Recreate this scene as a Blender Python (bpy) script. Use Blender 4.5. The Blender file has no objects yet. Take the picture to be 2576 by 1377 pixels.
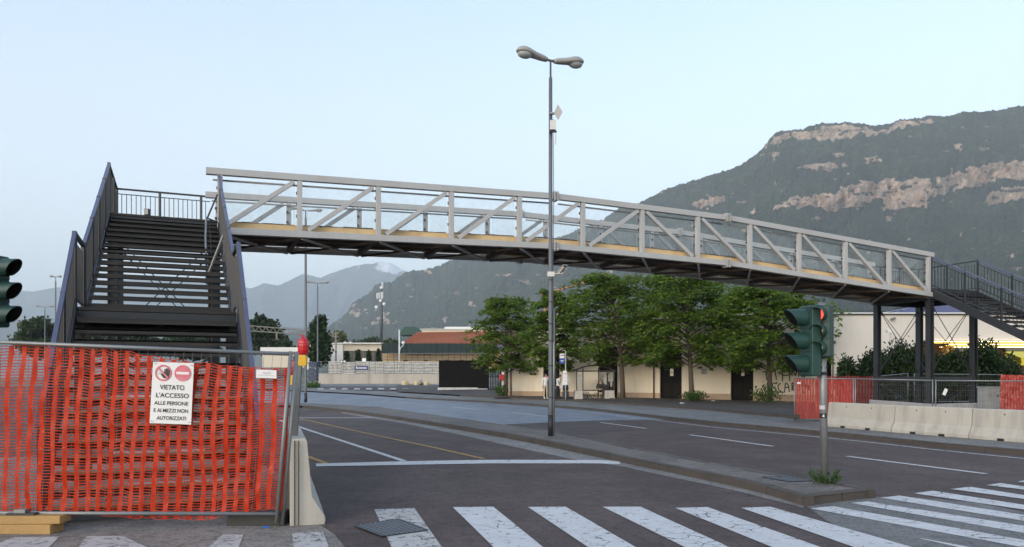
import bpy, bmesh, math, random
import numpy as np
from mathutils import Vector, Matrix
R = math.radians
random.seed(7)
SC = bpy.context.scene
COL = SC.collection
# ------------------------------------------------------------------ camera
F, CX, HY, CH = 1932.0, 1288.0, 950.0, 1.65      # focal length and horizon measured on a 2576 x 1377 view
cam_d = bpy.data.cameras.new("camera"); cam = bpy.data.objects.new("camera", cam_d); COL.objects.link(cam)
cam.location = (0, 0, CH); cam.rotation_euler = (R(90), 0, 0)
cam_d.sensor_fit = 'HORIZONTAL'; cam_d.sensor_width = 36; cam_d.lens = 36 * F / 2576
cam_d.shift_y = (HY - 688.5) / 2576
cam_d.clip_start = 0.1; cam_d.clip_end = 60000
SC.camera = cam
# ------------------------------------------------------------------ sky and sun
SUN_EL, SUN_AZ = 15.0, 215.0         # azimuth from +Y towards +X: soft low light from behind the camera, left
W = bpy.data.worlds.new("World"); SC.world = W; W.use_nodes = True
nt = W.node_tree; nt.nodes.clear()
N = nt.nodes.new
sky = N('ShaderNodeTexSky'); sky.sky_type = 'NISHITA'; sky.sun_disc = False
sky.sun_elevation = R(SUN_EL); sky.sun_rotation = R(SUN_AZ)
sky.altitude = 200; sky.air_density = 1.0; sky.dust_density = 1.0; sky.ozone_density = 1.0
bg = N('ShaderNodeBackground'); bg.inputs[1].default_value = 0.15
wo = N('ShaderNodeOutputWorld')
# thin veil of high cloud
tc = N('ShaderNodeTexCoord'); mp = N('ShaderNodeMapping'); mp.inputs['Scale'].default_value = (1.2, 1.2, 7.0)
cn = N('ShaderNodeTexNoise'); cn.inputs['Scale'].default_value = 2.2; cn.inputs['Detail'].default_value = 6; cn.inputs['Roughness'].default_value = 0.6
cr = N('ShaderNodeValToRGB'); cr.color_ramp.elements[0].position = 0.40; cr.color_ramp.elements[1].position = 0.80
cm = N('ShaderNodeMath'); cm.operation = 'MULTIPLY'; cm.inputs[1].default_value = 0.40
mx = N('ShaderNodeMix'); mx.data_type = 'RGBA'; mx.blend_type = 'MIX'
L = nt.links.new
L(tc.outputs['Generated'], mp.inputs[0]); L(mp.outputs[0], cn.inputs['Vector']); L(cn.outputs['Fac'], cr.inputs[0])
L(cr.outputs[0], cm.inputs[0])
# paler air towards the horizon, the same all round
sx_ = N('ShaderNodeSeparateXYZ'); hr_ = N('ShaderNodeMapRange'); hr_.inputs['From Min'].default_value = 0.0; hr_.inputs['From Max'].default_value = 0.75; hr_.inputs['To Min'].default_value = 0.75; hr_.inputs['To Max'].default_value = 0.0; hr_.interpolation_type = 'SMOOTHSTEP'
L(tc.outputs['Generated'], sx_.inputs[0]); L(sx_.outputs['Z'], hr_.inputs['Value'])
mxm = N('ShaderNodeMath'); mxm.operation = 'MAXIMUM'; L(cm.outputs[0], mxm.inputs[0]); L(hr_.outputs[0], mxm.inputs[1]); L(mxm.outputs[0], mx.inputs['Factor'])
L(sky.outputs[0], mx.inputs['A']); mx.inputs['B'].default_value = (2.5, 2.48, 2.42, 1)
L(mx.outputs['Result'], bg.inputs[0]); L(bg.outputs[0], wo.inputs[0])
sun_d = bpy.data.lights.new("sun", 'SUN'); sun_d.energy = 0.65; sun_d.angle = R(60); sun_d.color = (1.0, 0.93, 0.85)
sun = bpy.data.objects.new("sun", sun_d); COL.objects.link(sun)
sd = Vector((math.sin(R(SUN_AZ)) * math.cos(R(SUN_EL)), math.cos(R(SUN_AZ)) * math.cos(R(SUN_EL)), math.sin(R(SUN_EL))))
sun.rotation_euler = (-sd).to_track_quat('-Z', 'Y').to_euler()
sun.location = (0, -20, 30)
vs = SC.view_settings
vs.view_transform = 'Standard'; vs.look = 'None'; vs.exposure = 1.56; vs.gamma = 1.0; vs.use_curve_mapping = False
SC.cycles.use_denoising = True
SC.cycles.max_bounces = 6; SC.cycles.transparent_max_bounces = 24; SC.cycles.volume_bounces = 1
SC.cycles.sample_clamp_indirect = 6

# ------------------------------------------------------------------ helpers: places
def rise(y):
    t = min(1.0, max(0.0, (y - 60.0) / 24.0)); return 0.6 * t * t * (3 - 2 * t)
def P(px, py, y):
    return Vector(((px - CX) / F * y, y, CH + (HY - py) / F * y))
def G(px, py, h=0.0):
    y = 30.0
    lo, hi = 2.0, 400.0
    for _ in range(60):
        m = (lo + hi) / 2
        if HY + F * (CH - h - rise(m)) / m > py: lo = m
        else: hi = m
    y = lo
    return Vector(((px - CX) / F * y, y, h + rise(y)))
def ramp(xs, ys, x): return float(np.interp(x, xs, ys))

# ------------------------------------------------------------------ helpers: objects
def tag(o, label=None, cat=None, group=None, kind=None):
    if label: o['label'] = label
    if cat: o['category'] = cat
    if group: o['group'] = group
    if kind: o['kind'] = kind
    return o
def thing(name, loc, label, cat, group=None):
    o = bpy.data.objects.new(name, None); COL.objects.link(o); o.location = loc
    o.empty_display_size = 0.2
    return tag(o, label, cat, group)
def adopt(o, parent):
    if parent is None: return
    o.parent = parent
    o.matrix_parent_inverse = WM(parent).inverted()
def WM(o):
    m = o.matrix_basis.copy()
    if o.parent: m = WM(o.parent) @ o.matrix_parent_inverse @ m
    return m
def inst(name, mesh, M, parent):
    o = bpy.data.objects.new(name, mesh); COL.objects.link(o); o.matrix_basis = M
    adopt(o, parent); return o
def frame(origin, xd, zd=(0, 0, 1)):
    x = Vector(xd).normalized(); z = Vector(zd); y = z.cross(x).normalized(); z = x.cross(y).normalized()
    m = Matrix((x, y, z)).transposed().to_4x4(); m.translation = Vector(origin); return m

class MB:
    def __init__(s): s.v = []; s.f = []; s.m = []
    def add(s, vs, fs, mi=0):
        n = len(s.v); s.v += [tuple(v) for v in vs]; s.f += [tuple(i + n for i in f) for f in fs]; s.m += [mi] * len(fs); return s
    def box(s, c, d, M=None, mi=0, taper=1.0):
        c = Vector(c); x, y, z = d[0] / 2, d[1] / 2, d[2] / 2; vs = []
        for k, sz in enumerate((-1, 1)):
            q = 1.0 if k == 0 else taper
            for sx, sy in ((-1, -1), (1, -1), (1, 1), (-1, 1)): vs.append(Vector((sx * x * q, sy * y * q, sz * z)))
        if M is not None: vs = [M @ v for v in vs]
        return s.add([v + c for v in vs], [(3, 2, 1, 0), (4, 5, 6, 7), (0, 1, 5, 4), (1, 2, 6, 5), (2, 3, 7, 6), (3, 0, 4, 7)], mi)
    def beam(s, p0, p1, w, h, up=(0, 0, 1), mi=0, w1=None, h1=None):
        p0, p1 = Vector(p0), Vector(p1); d = (p1 - p0).normalized(); u = Vector(up)
        sd = d.cross(u)
        if sd.length < 1e-5: sd = d.cross(Vector((1, 0, 0)))
        sd.normalize(); u = sd.cross(d).normalized(); vs = []
        for p, a, b in ((p0, w, h), (p1, w1 or w, h1 or h)):
            for i, j in ((-1, -1), (1, -1), (1, 1), (-1, 1)): vs.append(p + sd * (i * a / 2) + u * (j * b / 2))
        return s.add(vs, [(0, 1, 2, 3), (7, 6, 5, 4), (1, 0, 4, 5), (2, 1, 5, 6), (3, 2, 6, 7), (0, 3, 7, 4)], mi)
    def path(s, pts, r, n=8, mi=0, cap=True):
        pts = [Vector(p) for p in pts]
        rs = r if isinstance(r, (list, tuple)) else [r] * len(pts)
        base = len(s.v); a = None
        for i, p in enumerate(pts):
            d = (pts[min(i + 1, len(pts) - 1)] - pts[max(i - 1, 0)])
            d = d.normalized() if d.length > 1e-9 else Vector((0, 0, 1))
            if a is None: a = d.orthogonal().normalized()
            a = (a - d * a.dot(d)); a = a.normalized() if a.length > 1e-6 else d.orthogonal().normalized()
            b = d.cross(a)
            for k in range(n):
                t = 2 * math.pi * k / n; s.v.append(tuple(p + (a * math.cos(t) + b * math.sin(t)) * rs[i]))
        for i in range(len(pts) - 1):
            for k in range(n):
                q = base + i * n; s.f.append((q + k, q + (k + 1) % n, q + n + (k + 1) % n, q + n + k)); s.m.append(mi)
        if cap:
            s.f.append(tuple(base + k for k in reversed(range(n)))); s.m.append(mi)
            q = base + (len(pts) - 1) * n; s.f.append(tuple(q + k for k in range(n))); s.m.append(mi)
        return s
    def tube(s, p0, p1, r0, r1=None, n=8, mi=0): return s.path([p0, p1], [r0, r0 if r1 is None else r1], n, mi)
    def prism(s, poly, vec, mi=0):
        n = len(poly); v = Vector(vec); a = [Vector(p) for p in poly]
        s.add(a + [p + v for p in a], [tuple(reversed(range(n))), tuple(range(n, 2 * n))] + [(i, (i + 1) % n, n + (i + 1) % n, n + i) for i in range(n)], mi); return s
    def lathe(s, prof, M=None, n=16, mi=0):
        base = len(s.v)
        for r, z in prof:
            for k in range(n):
                t = 2 * math.pi * k / n; v = Vector((r * math.cos(t), r * math.sin(t), z))
                s.v.append(tuple(M @ v if M is not None else v))
        for i in range(len(prof) - 1):
            for k in range(n):
                q = base + i * n; s.f.append((q + k, q + (k + 1) % n, q + n + (k + 1) % n, q + n + k)); s.m.append(mi)
        s.f.append(tuple(base + k for k in reversed(range(n)))); s.m.append(mi)
        q = base + (len(prof) - 1) * n; s.f.append(tuple(q + k for k in range(n))); s.m.append(mi)
        return s
    def strip(s, A, B, mi=0):
        n = len(A); base = len(s.v); s.v += [tuple(p) for p in A] + [tuple(p) for p in B]
        for i in range(n - 1):
            s.f.append((base + i, base + i + 1, base + n + i + 1, base + n + i)); s.m.append(mi)
        return s
    def mesh(s, name, mats, smooth=False):
        me = bpy.data.meshes.new(name); me.from_pydata(s.v, [], s.f)
        for m in (mats if isinstance(mats, (list, tuple)) else [mats]): me.materials.append(m)
        if any(s.m): me.polygons.foreach_set('material_index', s.m)
        if smooth: me.polygons.foreach_set('use_smooth', [True] * len(s.f))
        me.update(); return me
    def build(s, name, mats, parent=None, smooth=False, bevel=0, center=True, kind=None):
        me = s.mesh(name, mats, smooth)
        bm = bmesh.new(); bm.from_mesh(me); bmesh.ops.recalc_face_normals(bm, faces=bm.faces); bm.to_mesh(me); bm.free()
        o = bpy.data.objects.new(name, me); COL.objects.link(o)
        if center and len(s.v):
            a = np.array(s.v); c = Vector(((a[:, 0].min() + a[:, 0].max()) / 2, (a[:, 1].min() + a[:, 1].max()) / 2, a[:, 2].min()))
            me.transform(Matrix.Translation(-c)); o.location = c
        adopt(o, parent)
        if bevel:
            b = o.modifiers.new('bevel', 'BEVEL'); b.width = bevel; b.segments = 2; b.limit_method = 'ANGLE'
        if kind: o['kind'] = kind
        return o
def fast_mesh(name, V, Fc, mat, smooth=False):
    me = bpy.data.meshes.new(name); V = np.asarray(V, dtype=np.float32); Fc = np.asarray(Fc, dtype=np.int32); k = Fc.shape[1]
    me.vertices.add(len(V)); me.vertices.foreach_set('co', V.ravel())
    me.loops.add(Fc.size); me.loops.foreach_set('vertex_index', Fc.ravel())
    me.polygons.add(len(Fc)); me.polygons.foreach_set('loop_start', np.arange(0, Fc.size, k, dtype=np.int32))
    me.polygons.foreach_set('loop_total', np.full(len(Fc), k, dtype=np.int32))
    if smooth: me.polygons.foreach_set('use_smooth', np.ones(len(Fc), dtype=bool))
    me.materials.append(mat); me.update(calc_edges=True); me.validate(); return me

# ------------------------------------------------------------------ helpers: noise
def vnoise(x, y, seed=0):
    xi, yi = np.floor(x).astype(np.int64), np.floor(y).astype(np.int64); xf, yf = x - xi, y - yi
    u, v = xf * xf * (3 - 2 * xf), yf * yf * (3 - 2 * yf)
    def h(a, b):
        n = (a * 374761393 + b * 668265263 + seed * 982451653) & 0x7fffffff
        n = ((n ^ (n >> 13)) * 1274126177) & 0x7fffffff
        return ((n ^ (n >> 16)) & 0xffff) / 65535.0
    return (h(xi, yi) * (1 - u) + h(xi + 1, yi) * u) * (1 - v) + (h(xi, yi + 1) * (1 - u) + h(xi + 1, yi + 1) * u) * v
def fbm(x, y, o=5, seed=0, g=0.5):
    t = 0; a = 1; s = 0
    for i in range(o): t = t + a * vnoise(x * 2 ** i, y * 2 ** i, seed + i * 17); s += a; a *= g
    return t / s

# ------------------------------------------------------------------ materials
MAT = {}
def nodes(name):
    m = bpy.data.materials.new(name); m.use_nodes = True; t = m.node_tree
    b = t.nodes['Principled BSDF']; MAT[name] = m
    return m, t, b
def noise(t, scale, detail=4, rough=0.55, vec=None, stretch=None, src='Position'):
    n = t.nodes.new('ShaderNodeTexNoise'); n.inputs['Scale'].default_value = scale; n.inputs['Detail'].default_value = detail; n.inputs['Roughness'].default_value = rough
    if vec is None:
        g = t.nodes.new('ShaderNodeNewGeometry'); vec = g.outputs['Position']
    if stretch:
        mp_ = t.nodes.new('ShaderNodeMapping'); mp_.inputs['Scale'].default_value = stretch; t.links.new(vec, mp_.inputs[0]); vec = mp_.outputs[0]
    t.links.new(vec, n.inputs['Vector']); return n.outputs['Fac']
def cramp(t, fac, stops):
    r = t.nodes.new('ShaderNodeValToRGB'); e = r.color_ramp.elements
    while len(e) < len(stops): e.new(0.5)
    for k, (p, c) in enumerate(stops):
        e[k].position = p; e[k].color = (c, c, c, 1) if isinstance(c, (int, float)) else (*c, 1)
    t.links.new(fac, r.inputs[0]); return r.outputs[0]
def mixc(t, fac, a, b, mode='MIX'):
    m = t.nodes.new('ShaderNodeMix'); m.data_type = 'RGBA'; m.blend_type = mode
    for key, val in (('Factor', fac), ('A', a), ('B', b)):
        if isinstance(val, bpy.types.NodeSocket): t.links.new(val, m.inputs[key])
        elif key == 'Factor': m.inputs[key].default_value = val
        else: m.inputs[key].default_value = (*val, 1)
    return m.outputs['Result']
def bump(t, b, fac, strength, dist=0.01):
    n = t.nodes.new('ShaderNodeBump'); n.inputs['Strength'].default_value = strength; n.inputs['Distance'].default_value = dist
    t.links.new(fac, n.inputs['Height']); t.links.new(n.outputs[0], b.inputs['Normal'])
def mat(name, c, rough=0.6, var=0.18, scale=6.0, fine=60.0, bmp=0.0, metal=0.0, stain=None, stain_scale=1.5, stain_amt=0.5, streak=False, spec=0.5):
    if name in MAT: return MAT[name]
    m, t, b = nodes(name)
    a = noise(t, scale, 5); f = noise(t, fine, 3)
    c0 = tuple(max(0, x * (1 - var)) for x in c); c1 = tuple(min(1, x * (1 + var)) for x in c)
    col = mixc(t, a, c0, c1); col = mixc(t, cramp(t, f, [(0.3, 0.0), (0.7, 1.0)]), col, mixc(t, 0.5, col, c1))
    if stain:
        s_ = noise(t, stain_scale, 6, 0.65, stretch=(1, 1, 0.12) if streak else None)
        s_ = cramp(t, s_, [(0.48, 0.0), (0.72, stain_amt)])
        col = mixc(t, s_, col, stain)
    t.links.new(col, b.inputs['Base Color']); b.inputs['Roughness'].default_value = rough; b.inputs['Metallic'].default_value = metal
    b.inputs['Specular IOR Level'].default_value = spec
    if bmp: bump(t, b, f, bmp, 0.02)
    return m
def emis(name, c, s):
    m, t, b = nodes(name); b.inputs['Base Color'].default_value = (*c, 1); b.inputs['Emission Color'].default_value = (*c, 1); b.inputs['Emission Strength'].default_value = s
    return m
STEEL = mat('truss_paint', (0.40, 0.395, 0.385), 0.45, 0.07, 3, 40, stain=(0.30, 0.27, 0.23), stain_amt=0.35, streak=True)
DARK = mat('dark_stair_paint', (0.017, 0.020, 0.024), 0.5, 0.25, 5, 50, stain=(0.05, 0.045, 0.04), stain_amt=0.3)
TREAD = mat('tread_steel', (0.019, 0.017, 0.015), 0.65, 0.3, 4, 60, stain=(0.055, 0.045, 0.035), stain_amt=0.5)
RAILBLUE = mat('rail_blue', (0.075, 0.085, 0.145), 0.4, 0.12, 3, 40)
GALV = mat('galvanised', (0.21, 0.22, 0.22), 0.42, 0.25, 14, 80, metal=0.4, stain=(0.16, 0.15, 0.13), stain_amt=0.5)
POLE = mat('lamp_pole', (0.115, 0.12, 0.125), 0.5, 0.15, 3, 40, metal=0.1, stain=(0.12, 0.11, 0.10), stain_amt=0.5, streak=True)
CREAM = mat('cream_board', (0.62, 0.44, 0.22), 0.6, 0.15, 2, 40, stain=(0.20, 0.10, 0.05), stain_amt=0.5)
RUST = mat('deck_edge', (0.11, 0.06, 0.04), 0.8, 0.5, 9, 50)
CONC = mat('concrete', (0.42, 0.39, 0.335), 0.85, 0.14, 3, 45, bmp=0.35, stain=(0.20, 0.19, 0.17), stain_amt=0.55, streak=True, stain_scale=2.2)
CONCL = mat('concrete_light', (0.47, 0.46, 0.44), 0.85, 0.14, 2, 30, bmp=0.2, stain=(0.25, 0.24, 0.22), stain_amt=0.5)
KERB = mat('kerb_stone', (0.062, 0.052, 0.044), 0.85, 0.3, 2.5, 50, bmp=0.4, stain=(0.03, 0.026, 0.022), stain_amt=0.6)
WOOD = mat('plank_wood', (0.36, 0.215, 0.075), 0.7, 0.25, 4, 50, stain=(0.2, 0.13, 0.06), stain_amt=0.5)
WOODL = mat('pale_plank', (0.24, 0.185, 0.115), 0.75, 0.25, 4, 50, stain=(0.2, 0.15, 0.1), stain_amt=0.5)
RUBBER = mat('rubber', (0.045, 0.043, 0.04), 0.9, 0.3, 6, 70, bmp=0.3)
WHITE = mat('white_plate', (0.68, 0.67, 0.65), 0.5, 0.05, 4, 40)
BLACK = mat('black', (0.015, 0.015, 0.016), 0.5, 0.2, 4, 40)
PINK = mat('faded_red', (0.55, 0.12, 0.16), 0.5, 0.15, 18, 60, stain=(0.66, 0.4, 0.42), stain_amt=0.4, stain_scale=12)
# ================================================================== SETTING
def asphalt(name, c, c2, cracks=0.5, spec=0.35, rough=0.8):
    m, t, b = nodes(name)
    fine = noise(t, 140, 3, 0.7); mid = noise(t, 0.9, 6, 0.6); big = noise(t, 0.16, 4)
    col = mixc(t, cramp(t, mid, [(0.40, 0.0), (0.60, 1.0)]), tuple(x * 0.8 for x in c), tuple(x * 1.12 for x in c2))
    col = mixc(t, cramp(t, big, [(0.4, 0.0), (0.65, 0.5)]), col, tuple(x * 1.35 for x in c2))
    col = mixc(t, cramp(t, fine, [(0.35, 0.0), (0.5, 0.12), (0.68, 0.55)]), col, tuple(min(1, x * 2.6) for x in c2))
    col = mixc(t, cramp(t, fine, [(0.28, 0.55), (0.42, 0.0)]), col, tuple(x * 0.4 for x in c))
    mt = noise(t, 6.5, 6, 0.75); col = mixc(t, cramp(t, mt, [(0.40, 0.45), (0.5, 0.0)]), col, tuple(x * 0.5 for x in c)); col = mixc(t, cramp(t, mt, [(0.52, 0.0), (0.64, 0.4)]), col, tuple(min(1, x * 1.6) for x in c2))
    gr = noise(t, 26, 4, 0.8); col = mixc(t, cramp(t, gr, [(0.52, 0.0), (0.66, 0.5)]), col, tuple(min(1, x * 1.9) for x in c2)); col = mixc(t, cramp(t, gr, [(0.34, 0.6), (0.47, 0.0)]), col, tuple(x * 0.45 for x in c))
    # wheel tracks and old spills, drawn out along the lanes
    tr = noise(t, 0.55, 4, 0.5, stretch=(1.6, 0.22, 1)); col = mixc(t, cramp(t, tr, [(0.45, 0.0), (0.75, 0.45)]), col, tuple(x * 0.62 for x in c))
    if cracks:
        g = t.nodes.new('ShaderNodeNewGeometry'); wn = t.nodes.new('ShaderNodeTexNoise'); wn.inputs['Scale'].default_value = 1.7; wn.inputs['Detail'].default_value = 5
        t.links.new(g.outputs['Position'], wn.inputs['Vector'])
        mxv = t.nodes.new('ShaderNodeVectorMath'); mxv.operation = 'MULTIPLY_ADD'; mxv.inputs[1].default_value = (0.55, 0.55, 0.0)
        t.links.new(wn.outputs['Color'], mxv.inputs[0]); t.links.new(g.outputs['Position'], mxv.inputs[2])
        v = t.nodes.new('ShaderNodeTexVoronoi'); v.feature = 'DISTANCE_TO_EDGE'; v.inputs['Scale'].default_value = 1.15; t.links.new(mxv.outputs[0], v.inputs['Vector'])
        ck = cramp(t, v.outputs['Distance'], [(0.0, 1.0), (0.020, 0.0)])
        gate = cramp(t, noise(t, 0.5, 3), [(0.47, 0.0), (0.62, cracks)])
        mm = t.nodes.new('ShaderNodeMath'); mm.operation = 'MULTIPLY'; t.links.new(ck, mm.inputs[0]); t.links.new(gate, mm.inputs[1])
        col = mixc(t, mm.outputs[0], col, tuple(x * 0.3 for x in c))
    t.links.new(col, b.inputs['Base Color']); b.inputs['Roughness'].default_value = rough; b.inputs['Specular IOR Level'].default_value = spec
    bump(t, b, fine, 0.5, 0.006); return m
def paint(name, c, wear=0.5, cracks=True, fine_wear=0.5):
    m, t, b = nodes(name)
    w = noise(t, 8.5, 8, 0.75); f = noise(t, 70, 4, 0.7); big = noise(t, 1.1, 3)
    a1 = cramp(t, w, [(wear - 0.12, 0.0), (wear - 0.04, 1.0)])
    a2 = cramp(t, f, [(fine_wear - 0.2, 0.0), (fine_wear - 0.1, 1.0)])
    mu = t.nodes.new('ShaderNodeMath'); mu.operation = 'MULTIPLY'; t.links.new(a1, mu.inputs[0]); t.links.new(a2, mu.inputs[1]); al = mu.outputs[0]
    if cracks:
        g = t.nodes.new('ShaderNodeNewGeometry'); wn = t.nodes.new('ShaderNodeTexNoise'); wn.inputs['Scale'].default_value = 3; wn.inputs['Detail'].default_value = 5
        t.links.new(g.outputs['Position'], wn.inputs['Vector'])
        mxv = t.nodes.new('ShaderNodeVectorMath'); mxv.operation = 'MULTIPLY_ADD'; mxv.inputs[1].default_value = (0.3, 0.3, 0.0)
        t.links.new(wn.outputs['Color'], mxv.inputs[0]); t.links.new(g.outputs['Position'], mxv.inputs[2])
        v = t.nodes.new('ShaderNodeTexVoronoi'); v.feature = 'DISTANCE_TO_EDGE'; v.inputs['Scale'].default_value = 3.3; t.links.new(mxv.outputs[0], v.inputs['Vector'])
        ck = cramp(t, v.outputs['Distance'], [(0.006, 0.0), (0.024, 1.0)])
        gate = cramp(t, big, [(0.47, 1.0), (0.60, 0.0)])
        mx1 = t.nodes.new('ShaderNodeMath'); mx1.operation = 'MAXIMUM'; t.links.new(ck, mx1.inputs[0]); t.links.new(gate, mx1.inputs[1])
        m2 = t.nodes.new('ShaderNodeMath'); m2.operation = 'MULTIPLY'; t.links.new(al, m2.inputs[0]); t.links.new(mx1.outputs[0], m2.inputs[1]); al = m2.outputs[0]
    col = mixc(t, noise(t, 3, 5), tuple(x * 0.72 for x in c), c)
    t.links.new(col, b.inputs['Base Color']); b.inputs['Roughness'].default_value = 0.75
    t.links.new(al, b.inputs['Alpha']); return m
ROAD = asphalt('old_asphalt', (0.046, 0.033, 0.030), (0.075, 0.054, 0.050), 0.6)
ROADNEW = asphalt('new_asphalt', (0.105, 0.118, 0.142), (0.14, 0.154, 0.178), 0, 0.5, 0.6)
ROADPALE = asphalt('pale_asphalt', (0.105, 0.103, 0.10), (0.14, 0.136, 0.132), 0.3)
LOT = asphalt('lot_asphalt', (0.11, 0.115, 0.123), (0.15, 0.155, 0.16), 0)
PAVE = asphalt('pavement_asphalt', (0.040, 0.034, 0.030), (0.06, 0.05, 0.044), 0)
ISLE = asphalt('island_asphalt', (0.105, 0.102, 0.10), (0.15, 0.147, 0.14), 0.3)
MEDIAN = asphalt('median_paving', (0.085, 0.074, 0.066), (0.13, 0.115, 0.104), 0.8)
DUST = asphalt('dusty_concrete', (0.125, 0.112, 0.10), (0.185, 0.168, 0.15), 0.6)
GUTTER = asphalt('gutter_dust', (0.14, 0.132, 0.122), (0.19, 0.18, 0.17), 0)
GROUND = mat('ground_earth', (0.12, 0.12, 0.085), 0.95, 0.3, 0.02, 3)
PAINT = paint('road_paint', (0.62, 0.62, 0.62), 0.465)
PAINTOLD = paint('worn_road_paint', (0.50, 0.49, 0.47), 0.50, True, 0.52)
PAINTLANE = paint('lane_paint', (0.60, 0.60, 0.60), 0.47, False, 0.47)
PAINTYEL = paint('yellow_paint', (0.40, 0.25, 0.07), 0.46, False, 0.52)
ASPH = [ROAD, ROADNEW, ROADPALE]

def sheet(name, ys, x0, x1, dz, m, parent=None):
    b = MB(); A = [Vector((x0, y, rise(y) + dz)) for y in ys]; B = [Vector((x1, y, rise(y) + dz)) for y in ys]
    b.strip(A, B); o = b.build(name, m, parent); return o
ys_ = [-40, 0, 30, 58] + list(np.linspace(60, 84, 13)) + [90, 150]
tag(sheet('ground', [-300] + ys_ + [400, 1200, 4000, 15900], -15900, 15900, -0.03, GROUND), kind='structure')
road = tag(sheet('road', ys_[:-1], -70, 60, 0.0, ROAD), 'dark reddish worn asphalt road with cracks', kind='structure')

kb_x = [300, 600, 771, 912, 1052, 1193, 1334, 1474, 1610, 1797, 1985, 2172, 2360, 2576, 2900]
kb_y = [973, 980, 986.5, 994, 1005, 1012, 1021, 1032, 1048, 1070, 1087, 1105, 1126, 1147, 1180]     # foot of the far kerb
k2_x = [300, 771, 1000, 1207, 1429, 1619, 1777, 1993, 2200, 2576, 2900]
k2_y = [966, 977, 988, 1000, 1009.6, 1022, 1033, 1053, 1071, 1106, 1138]                              # second kerb behind it
mf_x = [300, 771, 947, 1123, 1263, 1386, 1474, 1610, 1685, 1873, 2040, 2204]
mf_y = [1000, 1014.7, 1023.5, 1048, 1068, 1084, 1101, 1131, 1144, 1180, 1206, 1231]                    # far top edge of the median
mn_x = [300, 771, 877, 1017, 1158, 1263.5, 1369, 1474, 1580, 1677, 1790, 1910, 2024]
mn_y = [1008, 1027, 1039, 1060, 1083, 1101, 1122, 1144.7, 1167.6, 1188, 1212, 1239, 1274]             # foot of the median's near kerb
def line(xs, ys, a, b, h, n): return [G(x, ramp(xs, ys, x), h) for x in np.linspace(a, b, n)]
b = MB(); xs = np.linspace(620, 1668, 60)
lowy = [min(ramp(mf_x, mf_y, x) + 4, ramp([600, 1263, 1404, 1510, 1668], [1500, 1068, 1062, 1058, 1055.5], x)) if x > 1200 else ramp(mf_x, mf_y, x) + 4 for x in xs]
b.strip([G(x, ramp(kb_x, kb_y, x) - 0.3, 0.004) for x in xs], [G(x, y, 0.004) for x, y in zip(xs, lowy)])
tag(b.build('resurfaced_road', ROADNEW), 'smooth blue grey newer asphalt on the far lanes', kind='structure')
b = MB(); b.strip([G(*p, 0.004) for p in ((2024, 1270), (2079, 1310), (2172, 1355), (2225, 1377), (2300, 1430), (2420, 1520))],
                  [G(*p, 0.004) for p in ((2206, 1250), (2304, 1252), (2450, 1263), (2576, 1288), (2800, 1330), (3100, 1400))])
tag(b.build('pale_road_patch', ROADPALE), 'pale grey asphalt around the end of the median', kind='structure')
b = MB(); b.strip([G(*p, 0.004) for p in ((-500, 1150), (300, 1150), (640, 1160), (720, 1200), (752, 1260))] + [G(800, 1318, 0.004), G(842, 1345, 0.004), G(868, 1377, 0.004), G(900, 1480, 0.004)],
                  [G(*p, 0.004) for p in ((-900, 1377), (-300, 1377), (-200, 1400), (0, 1420), (100, 1440), (300, 1460), (400, 1470), (500, 1475), (600, 1480))])
tag(b.build('dusty_pavement', DUST), 'dusty pale concrete below the orange netted fence', kind='structure')
# --- median island
med = tag(MB().strip([Vector((p.x, p.y, p.z + .118)) for p in line(mn_x, mn_y, 700, 2024, 0, 70)], line(mf_x, mf_y, 700, 2204, 0.118, 70)).build('median', MEDIAN), 'narrow paved traffic island with stone kerbs', kind='structure')
def stones(poly, inward, h, w, length, parent, name='kerb_stone', m=KERB, z0=-0.02, ymax=1e9, gap=0.012):
    # walk a polyline of ground points and lay kerb stones along it
    pts = [Vector(p) for p in poly]; seg = [0]
    for i in range(len(pts) - 1): seg.append(seg[-1] + (pts[i + 1] - pts[i]).length)
    def at(s):
        i = min(len(pts) - 2, max(0, int(np.searchsorted(seg, s) - 1))); t = (s - seg[i]) / max(1e-6, seg[i + 1] - seg[i]); return pts[i].lerp(pts[i + 1], t)
    s = 0; out = []
    while s < seg[-1] - 0.1:
        e = min(s + length, seg[-1]); a, c = at(s + gap / 2), at(e - gap / 2)
        if a.y < ymax:
            d = (c - a); d.z = 0; n = Vector((-d.y, d.x, 0)).normalized() * inward
            jz = random.uniform(-0.006, 0.006); jn = n * random.uniform(-0.004, 0.006)
            bt = MB(); hh = h + jz; ch = 0.018
            prof = [(0, z0), (0.008, hh - ch), (ch + 0.006, hh), (w, hh), (w, z0)]
            A = [a + jn + n * q + Vector((0, 0, z)) for q, z in prof]; C = [c + jn + n * q + Vector((0, 0, z)) for q, z in prof]; k = len(prof)
            bt.add(A + C, [tuple(range(k)), tuple(reversed(range(k, 2 * k)))] + [(i, k + i, k + (i + 1) % k, (i + 1) % k) for i in range(k)])
            out.append(bt.build(name, m, parent))
        s = e
    return out
near_line = line(mn_x, mn_y, 760, 2024, 0, 120)
near_line.reverse()
stones(near_line, -1, 0.125, 0.14, 1.0, med)
c0, c1 = G(2024, 1274), G(2204, 1252)
end_line = [c0, c1]
stones([c0 + (c1 - c0) * 0.02, c1], 1, 0.125, 0.14, 0.72, med)
far_line = [Vector((p.x, p.y, p.z)) for p in line(mf_x, [y for y in mf_y], 1180, 2204, 0.125, 60)]
for p in far_line: p.z = 0
stones(far_line, -1, 0.122, 0.13, 1.0, med)
g = MB(); gx = np.linspace(860, 2022, 50)
gut_x = [860, 1017, 1158, 1299, 1439, 1562, 1610, 1835, 1985, 2023]; gut_y = [1040, 1066, 1094, 1126, 1155, 1173, 1184, 1231, 1268, 1279]
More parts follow.
